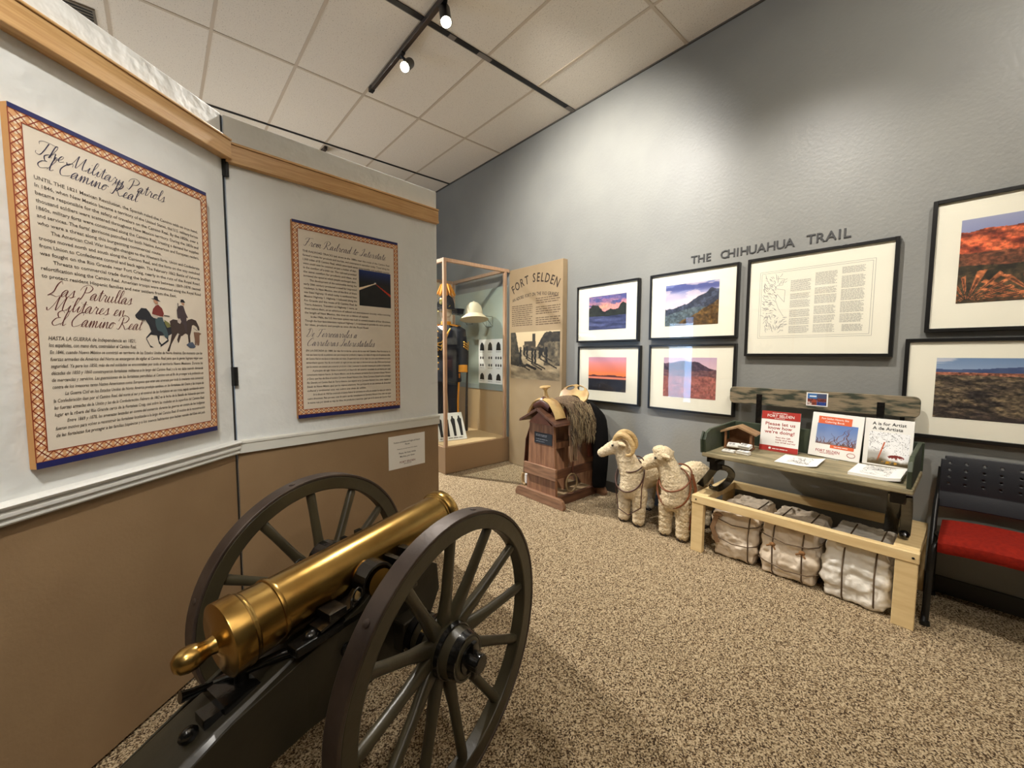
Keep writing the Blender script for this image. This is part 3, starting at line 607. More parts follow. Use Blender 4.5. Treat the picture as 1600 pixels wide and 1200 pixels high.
# painted illustration: two riders and a cow  (unit square traced at 1500x1200, x right, y down)
def illus(parent, x0, z1, k, y):
    mats = {}
    shapes = [
     ('horse_black', (34, 36, 44), [[(205,515),(260,450),(300,400),(375,400),(420,450),(450,510),(560,560),(720,590),(760,640),(760,760),(690,800),(700,880),(600,950),(560,975),(565,945),(680,860),(640,790),(560,800),(545,880),(600,960),(540,925),(515,800),(420,790),(355,850),(400,950),(455,985),(405,985),(345,860),(350,830),(430,740),(400,650),(350,570),(260,580),(215,550)]]),
     ('horse_brown', (62, 48, 44), [[(735,560),(790,525),(880,530),(980,590),(1060,510),(1130,490),(1210,510),(1265,620),(1270,675),(1240,680),(1215,620),(1160,590),(1130,600),(1110,690),(1080,780),(1085,880),(1050,900),(1040,760),(1000,740),(930,790),(860,740),(820,800),(740,930),(700,1045),(665,1035),(720,920),(760,760),(745,640)], [(880,760),(920,780),(880,880),(865,910),(845,850)]]),
     ('coat_red', (122, 46, 40), [[(560,320),(620,370),(645,450),(630,500),(540,490),(455,470),(480,390),(520,340)]]),
     ('trousers', (62, 82, 88), [[(500,520),(620,510),(640,600),(690,740),(700,820),(650,830),(600,740),(530,720),(505,640)]]),
     ('face', (184, 140, 112), [[(490,255),(555,255),(560,310),(520,320),(492,290)], [(950,240),(1005,240),(1000,285),(960,270)]]),
     ('hat_black', (26, 26, 34), [[(445,240),(495,235),(500,195),(555,195),(565,245),(605,270),(560,268),(500,248)], [(935,235),(945,190),(990,185),(1025,232),(990,236)]]),
     ('coat_grey', (66, 54, 58), [[(940,285),(985,290),(1020,400),(1060,480),(1030,480),(1030,590),(1030,720),(1005,720),(975,600),(930,560),(870,490),(865,370),(890,310)]]),
     ('bedroll', (196, 184, 172), [[(865,530),(910,500),(935,550),(910,590),(870,570)], [(450,480),(550,490),(530,540),(470,530)]]),
     ('cow', (128, 94, 74), [[(1150,710),(1250,710),(1300,730),(1260,760),(1255,860),(1240,935),(1205,930),(1200,860),(1185,930),(1165,930),(1165,830),(1155,770)]]),
     ('shrub', (72, 84, 104), [[(1000,930),(1060,890),(1120,880),(1175,960),(1140,985),(1060,975)]]),
     ('saddle_blanket', (116, 116, 66), [[(640,545),(720,590),(745,650),(680,670),(650,610)]]),
     ('rifle', (40, 34, 34), [[(640,472),(735,478),(735,490),(640,486)], [(880,255),(895,255),(893,330),(882,330)]]),
     ('rope', (100, 92, 86), [[(260,575),(340,590),(340,580),(262,566)], [(1140,640),(1220,690),(1222,682),(1150,640)]])]
    q = MB(); ml = []
    for i, (n, c, polys) in enumerate(shapes):
        ml.append(mat('painted_'+n, c, .55))
        for pl in polys: q.add([(x0+a*k, y-.00012*i, z1-b*k) for a, b in pl], [tuple(range(len(pl)))], i)
    return q.build('riders_illustration', ml, parent, recalc=False)
illus(b1, -.060, .600, .000243, -.0234)
b2 = info_board('smaller framed text board titled From Railroad to Interstate', (SX, SY, 0), A2, .272, .872, 1.053, 2.072, .027, .0255)
q = MB(); script(q, 'From Railroad to Interstate', -.25, .898, .021, .465)
q.build('english_title', M['navyink'], b2, loc=(0, yt, 0), recalc=False); q = MB(); script(q, 'De Ferrocarriles a', -.25, .429, .021, .275); script(q, 'Carreteras Interestatales', -.248, .381, .021, .38)
q.build('spanish_title', M['navyink'], b2, loc=(0, yt, 0), recalc=False)
text('printed_text', para(['THE RAILROAD TRACKS laid down in the 1880s near the route of the Camino Real', 'formed a route for products and tourists, and commerce in operation today. Travel along the', '1,500 miles of El Camino Real, which once took seven long months, and suddenly tourists'], -.253, .866, .0211, .0148, .495)
 + para(['were could now be counted on just a matter of days', 'in the comfort of a train car. The railroad provided', 'the same comfort for products and ideas, and', 'increased the speed at which people exchanged them.', '  The development of the automobile during the', 'early 20th century produced a need for improved', 'roadways. In New Mexico, one of the first of these', 'was State Highway 10 which today is numbered New', 'Mexico Highway 1. Highway 1 followed along the', 'Rio Grande and the route of El Camino Real de', 'Tierra Adentro. Travelers on Highway 1 were, as'], -.252, .803, .0211, .0148, .285)
 + para(['those before them, on an adventure of cultural and environmental diversity while traversing', 'the length of New Mexico, this time on a ribbon of asphalt.|', '  In the 1960s, the U.S. Interstate system was built to connect travel in all four directions.', 'Though the four-lane interstate replaced Highway 1, it continues to provide the same pathway', 'for ideas, products and people as once did the Royal Road.|'], -.252, .571, .0211, .0148, .495)
 + para(['EN LA DECADA de 1880, las vías ferroviarias cerca de la ruta del Camino Real formaron la', 'ruta que hasta hoy día se pobiamos usar para transportar productos y viajeros. Los viajes a lo largo de mil quinientas millas', 'del Camino Real en una época se demoraban seis meses. En aquel entonces con sus viajes más como unas solamente por pocos', 'extraordinario aguante. Hoy día, en el confort de vagón de tren, esos viajes se demoran solo unos días. El ferrocarril proveyó', 'que los mismos una avanzan para comerciar productos e ideas y aumentar la velocidad mientras para cambiar su impensables.', '  A principios del siglo Veinte el automóvil y el desarrollo del comercio necesitaba las carreteras para cada', 'comunicarse mejores fueron. En Nuevo México, una de las primeras carreteras fue la Carretera Estatal Número', 'y Cinco, que hoy día lleva el nombre Carretera Estatal Número Uno. Dicha Carretera Estatal corre a lo largo', 'Río Grande y el Camino Real de Tierra Adentro. Los viajeros en la Carretera Número Uno, como viajaban el', 'Estado de Nuevo México, igual que los viajeros anteriores. Van participando en una aventura de diversidad', 'cultural y ambiental esta vez sobre una cinta de asfalto.|', '  En la década de 1960 fue construido el sistema Federal de carreteras con el fin de conectar los viajes por todas las', 'cuatro direcciones. Para que estas rutas de cuatro carriles reemplazaron la Carretera Número Uno, esta ruta sigue', 'la misma ruta por donde se viaja las ideas, los productos y personas, igual que en la época del Camino Real.'], -.252, .351, .0213, .0148, .49, .22), M['brown'], b2, yt)
picture('highway_photo', art_road, .048, .248, .618, .822, -.0236, b2, (60, 66))
# paper notice
Ms = Matrix.Translation((SX, SY, 0)) @ RZ(A2) @ T(.936, 0, .659)
nt_ = thing('paper_notice', 'small white paper notice taped to the tan half of the divider behind the cannon', 'notice', Ms.translation, A2)
MB().box(-.135, .135, .0015, .0035, 0, .213).build('sheet', M['paper'], nt_)
text('notice_text', [('Furniture and Exhibits are Fragile and Historic', 0, .165, .014, .195, 'CENTER', 0), ('Pieces', 0, .148, .014, None, 'CENTER', 0), ('Please do not touch any of the objects', 0, .122, .009, .15, 'CENTER', 0), ('Please, No food, drinks', 0, .092, .015, .125, 'CENTER', 0), ('Muchas, por favor', 0, .070, .015, .11, 'CENTER', 0)], M['ink'], nt_, .0011)
text('logo_text', [('FORT SELDEN', 0, .032, .018, .115, 'CENTER', 0)], mat('maroon_ink', (120, 40, 40), .6), nt_, .0009)
text('logo_caption', [('HISTORIC SITE', 0, .022, .008, .055, 'CENTER', 0)], M['ink'], nt_, .0009)

# ---------------------------------------------------------------- the cannon
CX, CY = .56095, 1.39038; HD = R(90-73.1473); WR = .446
cn = thing('cannon', 'small brass howitzer on a dark olive two wheeled field carriage', 'cannon', (CX, CY, 0), HD)
ax = Vector((.965, 0, .068)).normalized(); k0 = Vector((-.602, 0, .640))
ang = math.atan2(ax.z, ax.x); MBAR = Matrix.Translation(k0) @ RY(math.pi/2-ang)
bp = [(.0005, 0), (.015, .003), (.025, .012), (.0305, .027), (.031, .042), (.027, .057), (.0225, .067), (.021, .078), (.024, .09), (.04, .097), (.088, .1), (.0965, .104), (.0975, .108), (.0975, .150), (.0945, .153), (.0935, .158), (.092, .163), (.0905, .165), (.0895, .222), (.0895, .226), (.0935, .2275), (.0945, .233), (.0935, .2385), (.0885, .24), (.0885, .26), (.0885, .50), (.086, .72), (.0835, .898), (.0835, .903), (.0875, .907), (.0875, .912), (.084, .915), (.091, .918), (.095, .924), (.095, .955), (.092, .962), (.08, .9655), (.062, .966), (.056, .962), (.055, .9), (.055, .7), (.0005, .7)]
br = MB().lathe(bp, 56, 0, MBAR)
trun = k0+ax*.49 - Vector((0, 0, .012))
br2 = MB().tube([trun+Vector((0, .157, 0)), trun-Vector((0, .157, 0))], .044, 28).tube([trun+Vector((0, .116, 0)), trun-Vector((0, .116, 0))], .054, 28)
br.build('barrel', M['brass'], cn, smooth=35)
br2.build('trunnion', M['brass'], cn, smooth=35)
# stock trail: side outline swept across, rounded shoulders
top = [(-.13, .60), (-.24, .565), (-.36, .535), (-.55, .475), (-.75, .395), (-1.0, .29), (-1.25, .185), (-1.5, .085)]
th = [.2, .2, .19, .175, .165, .155, .14, .085]
hwd = [.097, .097, .097, .096, .092, .085, .076, .06]
tr = MB(); vs = []; fs = []
for (x, z), t, hh in zip(top, th, hwd):
    c = .022
    for yy, dz in ((-hh+c, 0), (hh-c, 0), (hh, -c), (hh, -t+c), (hh-c, -t), (-hh+c, -t), (-hh, -t+c), (-hh, -c)): vs.append((x, yy, z+dz))
for i in range(len(top)-1):
    for j in range(8): fs.append((i*8+j, i*8+(j+1) % 8, i*8+8+(j+1) % 8, i*8+8+j))
fs += [tuple(range(8))[::-1], tuple((len(top)-1)*8+j for j in range(8))]
tr.add(vs, fs).build('trail', M['olivedk'], cn, bevel=.004)
MB().strip([(-1.46, 0, .09), (-1.52, 0, .045), (-1.56, 0, .022), (-1.53, 0, .006), (-1.42, 0, .012)], .13, .012, (1, 0, .4)).build('lunette_plate', M['blackgloss'], cn, bevel=.002)
# cheeks
ck = [(-.34, .40), (-.30, .57), (-.245, .60), (-.17, .622), (-.145, .637), (.03, .652), (.10, .64), (.16, .60), (.17, .5), (.12, .42), (0, .36), (-.16, .35)]
for s in (-1, 1):
    y0, y1 = (.098, .146) if s > 0 else (-.146, -.098)
    # the cheek tapers back into the stock so that its outer face runs on without a step
    ck2 = [(-.72, .235, .094), (-.70, .40, .094), (-.52, .482, .098), (-.34, .548, .12), (-.245, .60, .146), (-.17, .622, .146), (-.145, .637, .146), (.03, .652, .146), (.10, .64, .146), (.16, .60, .146), (.17, .5, .146), (.12, .42, .146), (0, .36, .146), (-.16, .345, .146), (-.34, .33, .12), (-.52, .29, .098)]
    n_ = len(ck2); MB().add([(a_, s*.09, b_) for a_, b_, c_ in ck2]+[(a_, s*c_, b_) for a_, b_, c_ in ck2], [tuple(range(n_))]+[(i, (i+1) % n_, n_+(i+1) % n_, n_+i) for i in range(n_)]+[(n_+0, n_+1, n_+2, n_+15), (n_+15, n_+2, n_+3, n_+14), (n_+14, n_+3, n_+4, n_+13), tuple(n_+i for i in range(4, 14))]).build('cheek', M['olivedk'], cn, bevel=.004)
    ym = (y0+y1)/2
    # iron cap square over the trunnion, key, rings and chain
    cp = MB(); n = 10
    arc = [(trun.x-.20, trun.z-.052), (trun.x-.075, trun.z-.03), (trun.x-.052, trun.z-.012)]+[(trun.x-.053*math.cos(math.pi*i/n), trun.z+.053*math.sin(math.pi*i/n)) for i in range(n+1)]+[(trun.x+.056, trun.z-.004), (trun.x+.15, trun.z+.004)]
    cp.strip([(a, ym, b) for a, b in arc], .05, .011, (0, 1, 0)) if False else None
    vs = []; fs = []
    for i, (a, b) in enumerate(arc):
        a0, b0 = arc[max(i-1, 0)]; a1, b1_ = arc[min(i+1, len(arc)-1)]; L = math.hypot(a1-a0, b1_-b0); nx, nz = -(b1_-b0)/L*.009, (a1-a0)/L*.009
        vs += [(a, ym-.027, b), (a, ym+.027, b), (a+nx, ym+.027, b+nz), (a+nx, ym-.027, b+nz)]
    for i in range(len(arc)-1):
        for j in range(4): fs.append((i*4+j, i*4+(j+1) % 4, i*4+4+(j+1) % 4, i*4+4+j))
    fs += [(3, 2, 1, 0), tuple(len(arc)*4-4+j for j in range(4))]
    cp.add(vs, fs)
    cp.box(trun.x-.175, trun.x-.12, ym-.03, ym+.03, trun.z-.035, trun.z-.012).box(trun.x+.075, trun.x+.13, ym-.03, ym+.03, trun.z+.0, trun.z+.02)
    cp.box(trun.x+.13, trun.x+.155, ym-.03, ym+.03, trun.z+.0, trun.z+.05).box(trun.x+.07, trun.x+.09, ym-.03, ym+.03, trun.z+.0, trun.z+.045)
    cs_ = cp.build('cap_square', M['blackgloss'], cn, bevel=.004)
    MB().ball((trun.x-.215, ym, trun.z-.06), (.024, .02, .018), 16).build('bolt_head', M['blackgloss'], cs_, smooth=60)
    MB().box(trun.x-.27, trun.x+.15, ym-.024, ym+.024, trun.z-.085, trun.z-.058).box(trun.x+.12, trun.x+.17, ym-.026, ym+.026, trun.z-.1, trun.z-.0).build('iron_strap', M['blackgloss'], cs_, bevel=.005)
    rg = MB()
    for cx_, cz_, rr, tl in ((-.085, .005, .019, .5), (-.105, -.012, .013, 1.1)):
        rg.tube([(trun.x+cx_+rr*math.cos(a)*math.cos(tl), ym-s*.0+s*.034+rr*math.cos(a)*math.sin(tl)*.3, trun.z+cz_+rr*math.sin(a)) for a in np.linspace(0, 2*math.pi, 18)[:-1]], .0035, 8, closed=True)
    rg.build('pin_ring', M['blackgloss'], cs_, smooth=60)
    MB().lathe([(.001, 0), (.02, 0), (.02, .006), (.012, .012), (.001, .013)], 16, 0, T(-.235, s*.147, .515) @ RX(-s*math.pi/2)).build('cheek_bolt', M['blackgloss'], cn, smooth=40)
# elevating screw with crank handle under the breech
es_ = MB().tube([(-.46, 0, .43), (-.45, 0, .585)], .018, 14).ball((-.455, 0, .56), (.034, .034, .02), 14).box(-.52, -.40, -.06, .06, .488, .512)
es_.tube([(-.455, 0, .525), (-.475, .03, .515), (-.50, .05, .508), (-.525, .052, .511)], .009, 10)
es_.tube([(-.515, .052, .510), (-.545, .053, .514), (-.572, .054, .52)], [.009, .012, .0145], 12)
es_.tube([(-.455, 0, .53), (-.38, -.05, .55), (-.33, -.075, .552)], [.012, .013, .016], 12)
es_.box(-.56, -.50, -.05, .0, .475, .50).ball((-.585, -.03, .475), (.022, .016, .02), 10)
es_.build('elevating_screw', M['blackgloss'], cn, smooth=35)
# axle
MB().box(-.055, .055, -.20, .20, WR-.055, WR+.055).build('axle_bed', M['olivedk'], cn, bevel=.008)
MB().tube([(0, -.42, WR), (0, .42, WR)], .026, 18).build('axle', M['blackgloss'], cn, smooth=40)
MB().tube([(.09, -.07, .43), (.10, -.13, .36), (.02, -.2, .40)], .014, 8).tube([(.09, .07, .43), (.10, .13, .36), (.02, .2, .40)], .014, 8).build('axle_strap', M['blackgloss'], cn, smooth=50)
MB().box(-.72, -.66, -.092, .092, .25, .262).tube([(-.69, -.1, .30), (-.69, -.125, .29)], .014, 10).build('trail_band', M['blackgloss'], cn)
MB().lathe([(.001, 0), (.03, 0), (.03, .01), (.001, .02)], 14, 0, T(-.66, -.088, .36) @ RX(math.pi/2)).build('trail_boss', M['blackgloss'], cn, smooth=40)
def wheel(s, phase):
    w_ = bpy.data.objects.new('wheel', None); col.objects.link(w_); w_.parent = cn; w_.location = (0, -s*.375, WR); w_.rotation_euler = (s*math.pi/2, 0, 0)
    w_.empty_display_size = .1
    wd = .027
    # local z points outwards from the carriage
    MB().ring([(WR-.062, -wd+.003), (WR-.0105, -wd), (WR-.0105, wd), (WR-.062, wd-.003)], 96).build('felloe', M['olive'], w_, bevel=.004, smooth=30)
    MB().ring([(WR-.0108, -wd-.0015), (WR, -wd-.0015), (WR, wd+.0015), (WR-.0108, wd+.0015)], 96).build('tyre', M['tyre'], w_, bevel=.0025, smooth=30)
    for i in range(12):
        a = R(phase+30*i); e = Vector((math.cos(a)*s, math.sin(a), 0)) if True else None
        e = Vector((math.cos(a), math.sin(a)*s, 0)); p_ = Vector((0, 0, 1)).cross(e)
        q = MB(); vs = []; fs = []; st = [(.07, .026, .016, -.052), (.12, .024, .0165, -.044), (.2, .0175, .0175, -.029), (.3, .0165, .0165, -.013), (.372, .018, .0155, -.002), (.386, .0145, .0145, 0)]
        n = 14
        for rr, hw_, hz, zz in st:
            sq = 3.2 if rr < .15 else 2.2
            for j in range(n):
                t = 2*math.pi*j/n; c_, s_ = math.cos(t), math.sin(t)
                vs.append(e*rr+p_*hw_*math.copysign(abs(c_)**(2/sq), c_)+Vector((0, 0, zz+hz*math.copysign(abs(s_)**(2/sq), s_))))
        for i2 in range(len(st)-1):
            for j in range(n): fs.append((i2*n+j, i2*n+(j+1) % n, i2*n+n+(j+1) % n, i2*n+n+j))
        fs += [tuple(range(n))[::-1], tuple((len(st)-1)*n+j for j in range(n))]
        q.add(vs, fs).build('spoke', M['olive'], w_, smooth=60)
    H0 = T(0, 0, -.055)
    MB().lathe([(.001, -.115), (.062, -.115), (.066, -.11), (.066, -.085), (.071, -.08), (.079, -.045), (.082, -.028), (.082, .028), (.079, .04), (.072, .078), (.066, .083), (.06, .1), (.056, .103), (.03, .104), (.001, .104)], 36, 0, H0).build('hub', M['olive'], w_, smooth=32)
    MB().ring([(.066, -.112), (.0715, -.112), (.0715, -.086), (.066, -.086)], 36, 0, H0).ring([(.08, -.052), (.0845, -.048), (.0855, -.031), (.08, -.031)], 36, 0, H0).ring([(.08, .031), (.0855, .031), (.084, .046), (.08, .048)], 36, 0, H0).ring([(.062, .078), (.0735, .076), (.069, .1), (.062, .1)], 36, 0, H0).build('hub_band', M['blackgloss'], w_, smooth=40)
    MB().lathe([(.001, .104), (.044, .104), (.044, .111), (.029, .114), (.029, .15), (.026, .153), (.001, .153)], 24, 0, H0).build('axle_nut', M['blackgloss'], w_, smooth=35)
    MB().box(-.009, .009, -.056, .062, .116, .13, 0, H0).build('linchpin', M['blackgloss'], w_, bevel=.003)
    for i in range(6):
        a = R(phase+15+60*i); MB().lathe([(.011, -.001), (.0105, .0025), (.006, .004), (.0005, .0045)], 14, 0, T(WR*math.cos(a), WR*math.sin(a), 0) @ RZ(a) @ RY(math.pi/2)).build('tyre_bolt', M['tyre'], w_, smooth=50)
wheel(1, 4); wheel(-1, 3)
# ---------------------------------------------------------------- framed pictures on the grey wall
WR90 = -math.pi/2           # local x runs along the wall to the viewer's right, local -y faces the room
def framed(label, ya, yb, z0, z1, fn, pic, name='framed_photograph', cat='framed picture', group='framed landscape photographs', res=(110, 84), bar=.017):
    """ya > yb are the outer left and right edges along the wall"""
    t = thing(name, label, cat, (XW, (ya+yb)/2, z0), WR90, group); hw_ = (ya-yb)/2; h_ = z1-z0; c = (ya+yb)/2
    f = MB(); d0, d1 = -.046, -.003
    f.box(-hw_, -hw_+bar, d0, d1, 0, h_).box(hw_-bar, hw_, d0, d1, 0, h_).box(-hw_+bar, hw_-bar, d0, d1, 0, bar).box(-hw_+bar, hw_-bar, d0, d1, h_-bar, h_)
    f.build('frame', M['frame'], t, bevel=.0015)
    MB().box(-hw_+bar*.6, hw_-bar*.6, -.032, -.008, bar*.6, h_-bar*.6).build('mount', M['mat'], t)
    MB().box(-hw_+bar*.8, hw_-bar*.8, -.0395, -.0375, bar*.8, h_-bar*.8).build('glass', M['glass'], t)
    pa, pb, q0, q1 = pic
    if fn: picture('photo', fn, c-pa, c-pb, q0-z0, q1-z0, -.0332, t, res)
    return t, c
framed('framed purple river sunset photo, top left of the four small pictures', 2.828, 2.090, 1.526, 2.109, art_river, (2.674, 2.226, 1.65, 1.989))
framed('framed photo of blue mountain and brown slope, under the word THE', 1.977, 1.230, 1.533, 2.109, art_hills, (1.829, 1.375, 1.647, 2.0))
framed('framed orange sunset photo behind the saddle, bottom left of four', 2.805, 2.063, .909, 1.483, art_sunset, (2.666, 2.212, 1.030, 1.371))
framed('framed dusky pink dune photo with blue window reflection, above the sheep', 1.969, 1.228, .906, 1.486, art_dunes, (1.827, 1.372, 1.029, 1.374))
framed('large framed red rock and yucca photo, upper right by the picture edge', .209, -.80, 1.531, 2.273, art_redrock, (.093, -.68, 1.687, 2.142), res=(220, 140), bar=.02)
framed('wide framed dusk valley photo above the red chair', .283, -.72, .914, 1.495, art_valley, (.148, -.58, 1.040, 1.383), res=(220, 110), bar=.02)
t, c = framed('framed cream map and text print below the wall lettering', 1.170, .337, 1.388, 2.112, None, (0, 0, 0, 0), 'framed_map', 'framed map', None, bar=.02)
grey = mat('grey_print', (130, 128, 122), .7); q = MB(); ox = c; pz = 1.388
def lx(y): return c-y
def ly(z): return z-pz
q2 = MB(); yy = -.0324
def line(mb, x0, z0, x1, z1, wd, y=yy, m=0):
    dx, dz = x1-x0, z1-z0; L = math.hypot(dx, dz) or 1e-6; nx, nz = -dz/L*wd/2, dx/L*wd/2
    mb.quad((x0-nx, y, z0-nz), (x1-nx, y, z1-nz), (x1+nx, y, z1+nz), (x0+nx, y, z0+nz), m)
X0, X1, Z0, Z1 = lx(1.085), lx(.442), ly(1.522), ly(2.003)
for e in (0, .012):
    a0, a1, c0, c1 = X0+e, X1-e, Z0+e, Z1-e
    line(q2, a0, c0, a1, c0, .0016); line(q2, a0, c1, a1, c1, .0016); line(q2, a0, c0, a0, c1, .0016); line(q2, a1, c0, a1, c1, .0016)
q2.build('ruled_border', grey, t, recalc=False)
q3 = MB(); mx0, mx1, mz0, mz1 = X0+.03, X0+.165, Z0+.03, Z1-.045
for k in range(230):
    a = rng.random(); b = rng.random()
    if a > .62 and .3 < b < .85: continue
    x = mx0+a*(mx1-mx0); z = mz0+b*(mz1-mz0); th_ = 1.2+1.6*(1-b)+.9*math.sin(a*5)+(-1.6 if b < .3 else 0); L = .004+.011*rng.random()
    for j in range(2): line(q3, x, z, x+L*math.cos(th_+j*.4), z+L*math.sin(th_+j*.4), .0022); x += L*math.cos(th_+j*.4); z += L*math.sin(th_+j*.4)
pts = [(.55,.98),(.95,.95),(.85,.85),(.6,.85),(.5,.8),(.98,.76),(.96,.55),(.62,.7),(.55,.6),(.7,.45),(.85,.36),(.95,.3)]
for (a, b), (a2, b2) in zip(pts, pts[1:]): line(q3, mx0+a*(mx1-mx0), mz0+b*(mz1-mz0), mx0+a2*(mx1-mx0), mz0+b2*(mz1-mz0), .0018)
q3.build('map_drawing', grey, t, recalc=False)
cw = .118; gtx = mat('grey_text', (128, 126, 120), .7)
for k in range(3):
    xa = X0+.195+k*.142; za, zb_ = (Z0+.03 if k < 2 else Z0+.09), Z1-.03-(.035 if k == 0 else 0); n = 58 if k < 2 else 50; dz = (zb_-za)/n
    cuts = [(2, 13), (16, 21), (23, 30), (33, 40), (42, 48), (50, 57)] if k < 2 else [(0, 5), (8, 18), (20, 29), (31, 40), (42, 49)]
    for i0, i1 in cuts: greek(MB(), xa, xa+cw, zb_-dz*(i1+1), zb_-dz*i0, i1-i0+1, .34, yy).build('printed_paragraph', gtx, t, recalc=False)
q4 = MB(); greek(q4, X1-.15, X1-.045, Z0+.032, Z0+.078, 6, .36, yy)
q4.build('printed_caption', gtx, t, recalc=False)
# raised letters
LET = [('T',1084.8,399.6,408.6),('H',1096,398,407.2),('E',1107,396,405.3),('C',1131.6,391.6,401.8),('H',1143,390,399.5),('I',1152.7,388.5,398),('H',1163,387,396.5),('U',1176,385,394.3),('A',1190,382.5,391.5),('H',1205,380,389.3),('U',1219.8,377.5,387.2),('A',1234,374.5,384.3),('T',1267,367.5,378.8),('R',1281.7,364.6,376.6),('A',1298.5,361.8,373.8),('I',1312,360,371),('L',1323.5,358.3,369.5)]
def hit(px, py, Xp):
    d = r3*((px-800)/629.324)-u3*((py-600)/629.324)+fw; k = Xp/d.x; return Vector((0, 0, 1.39))+d*k
words = {0: 'THE', 3: 'CHIHUAHUA', 12: 'TRAIL'}; wd = ''; ordn = ['first', 'second', 'third', 'fourth', 'fifth', 'sixth', 'seventh', 'eighth', 'ninth']
for i, (ch, px, pt, pb) in enumerate(LET):
    if i in words: wd = words[i]; st = i
    P = hit(px, pb, XW); zb = 2.168 if i < 3 else 2.168
    o = text_geo([(ch, 0, 0, .088, None, 'CENTER', 0)], T(0, -.003, 0), MB(), 0, .003).build('wall_letter', M['letter'], None)
    o.location = (XW, P.y, 2.165); o.rotation_euler = (0, 0, WR90)
    tag(o, f'raised grey letter {ch}, {ordn[i-st]} letter of the word {wd} on the wall', 'letter', 'raised letters of the wall heading')

# ---------------------------------------------------------------- tall tan panel
ft = thing('interpretive_panel', 'tall tan panel headed FORT SELDEN beside the glass case', 'display panel', (3.34, 3.446, 0), WR90)
FW = .446
MB().box(-FW, FW, 0, .075, .004, 2.44).build('panel_body', [M['panelface']], ft, bevel=.003)
def arc_text(s, size, R0, zc, y, parent, m, name, spread):
    wts = [1.25 if c in 'MW' else .5 if c in 'I' else .6 if c == ' ' else .85 if c in 'EFLS' else 1.1 if c in 'ODNGR' else 1 for c in s]; tot = sum(wts); acc = 0; mb = MB()
    for c, w_ in zip(s+' ', wts+[0]):
        a = spread*((acc+w_/2)/tot-.5); acc += w_
        if c != ' ': text_geo([(c, 0, 0, size, None, 'CENTER', 0)], T(R0*math.sin(a), y, zc+R0*math.cos(a)) @ RY(a) @ Matrix.Diagonal((.74, 1, 1, 1)), mb)
        else: mb.build(name, m, parent, recalc=False); mb = MB()
dk = mat('dark_brown_print', (52, 40, 30), .6)
arc_text('FORT SELDEN', .145, .68, 1.565, -.0008, ft, dk, 'arched_title', 1.16)
arc_text('AN ADOBE FORT ON THE RIO GRANDE', .056, 1.7, .385, -.0008, ft, dk, 'subtitle', .455)
bpm = mat('brown_print', (92, 72, 50), .6)
greek(MB(), -FW+.05, -.03, 1.74, 2.0, 11, .42, -.0008).build('printed_column', bpm, ft, recalc=False); [greek(MB(), .03, FW-.03, z_a, z_b, n_, .42, -.0008).build('printed_paragraph', bpm, ft, recalc=False) for z_a, z_b, n_ in ((1.985, 2.06, 3), (1.86, 1.96, 4), (1.735, 1.835, 4))]
picture('march_photo', art_march, -FW+.03, FW-.03, 1.10, 1.668, -.001, ft, (130, 90))

# ---------------------------------------------------------------- glass showcase
x0, x1, y0, y1 = 2.43, 3.40, 3.962, 5.20
sh = thing('display_case', 'tall glass display case with tan base holding the uniform', 'display case', (x0, y0, 0)); cw_, cd = x1-x0, y1-y0
MB().box(0, cw_, 0, cd, .004, .318).build('base', M['casebase'], sh, bevel=.004)
MB().box(.02, cw_-.02, .02, cd-.02, .318, .326).build('deck', mat('tan_deck', (196, 166, 124), .6), sh)
pw = .036; ht = 2.475
for px, py in ((0, 0), (cw_-pw-.045, 0), (0, cd-pw), (cw_-pw-.045, cd-pw)):
    MB().box(px, px+pw, py, py+pw, .318, ht-.04).build('post', M['casewood'], sh, bevel=.002)
for a in ((0, cw_, 0, pw), (0, cw_, cd-pw, cd), (0, pw, pw, cd-pw), (cw_-pw-.045, cw_-.045, pw, cd-pw)):
    MB().box(a[0], a[1], a[2], a[3], ht-.04, ht).build('top_rail', M['casewood'], sh, bevel=.002)
MB().box(pw*.3, cw_-pw, .012, .018, .326, ht-.03).box(.012, .018, pw, cd-pw, .326, ht-.03).build('glass', M['pane'], sh)
MB().box(cw_-.03, cw_, pw, cd, .318, ht-.2).build('side_panel', M['sage'], sh)
MB().box(cw_-.034, cw_-.03, pw, cd, .318, .93).build('side_panel_lower', mat('tan_side', (186, 156, 116), .6), sh)
MB().box(cw_-.042, cw_-.03, pw, cd, .915, .985).build('side_rail', mat('grey_rail', (140, 148, 142), .5), sh)
MB().box(pw, cw_-.03, cd-.02, cd-.004, .318, ht-.04).build('back_panel', mat('cream_back_panel', (236, 226, 200), .6), sh)

# uniform on a stand-up dress form
U = thing('uniform_mannequin', 'mannequin in dark blue dress uniform with yellow facings inside the glass case', 'mannequin', (2.86, 4.62, .326), R(-62))
M['navy'] = mat('navy_wool', (30, 31, 42), .85, c2=(24, 25, 35), cs=30); M['yellow'] = mat('yellow_facing', (228, 150, 34), .7); M['skinform'] = mat('pale_form', (214, 192, 166), .6)
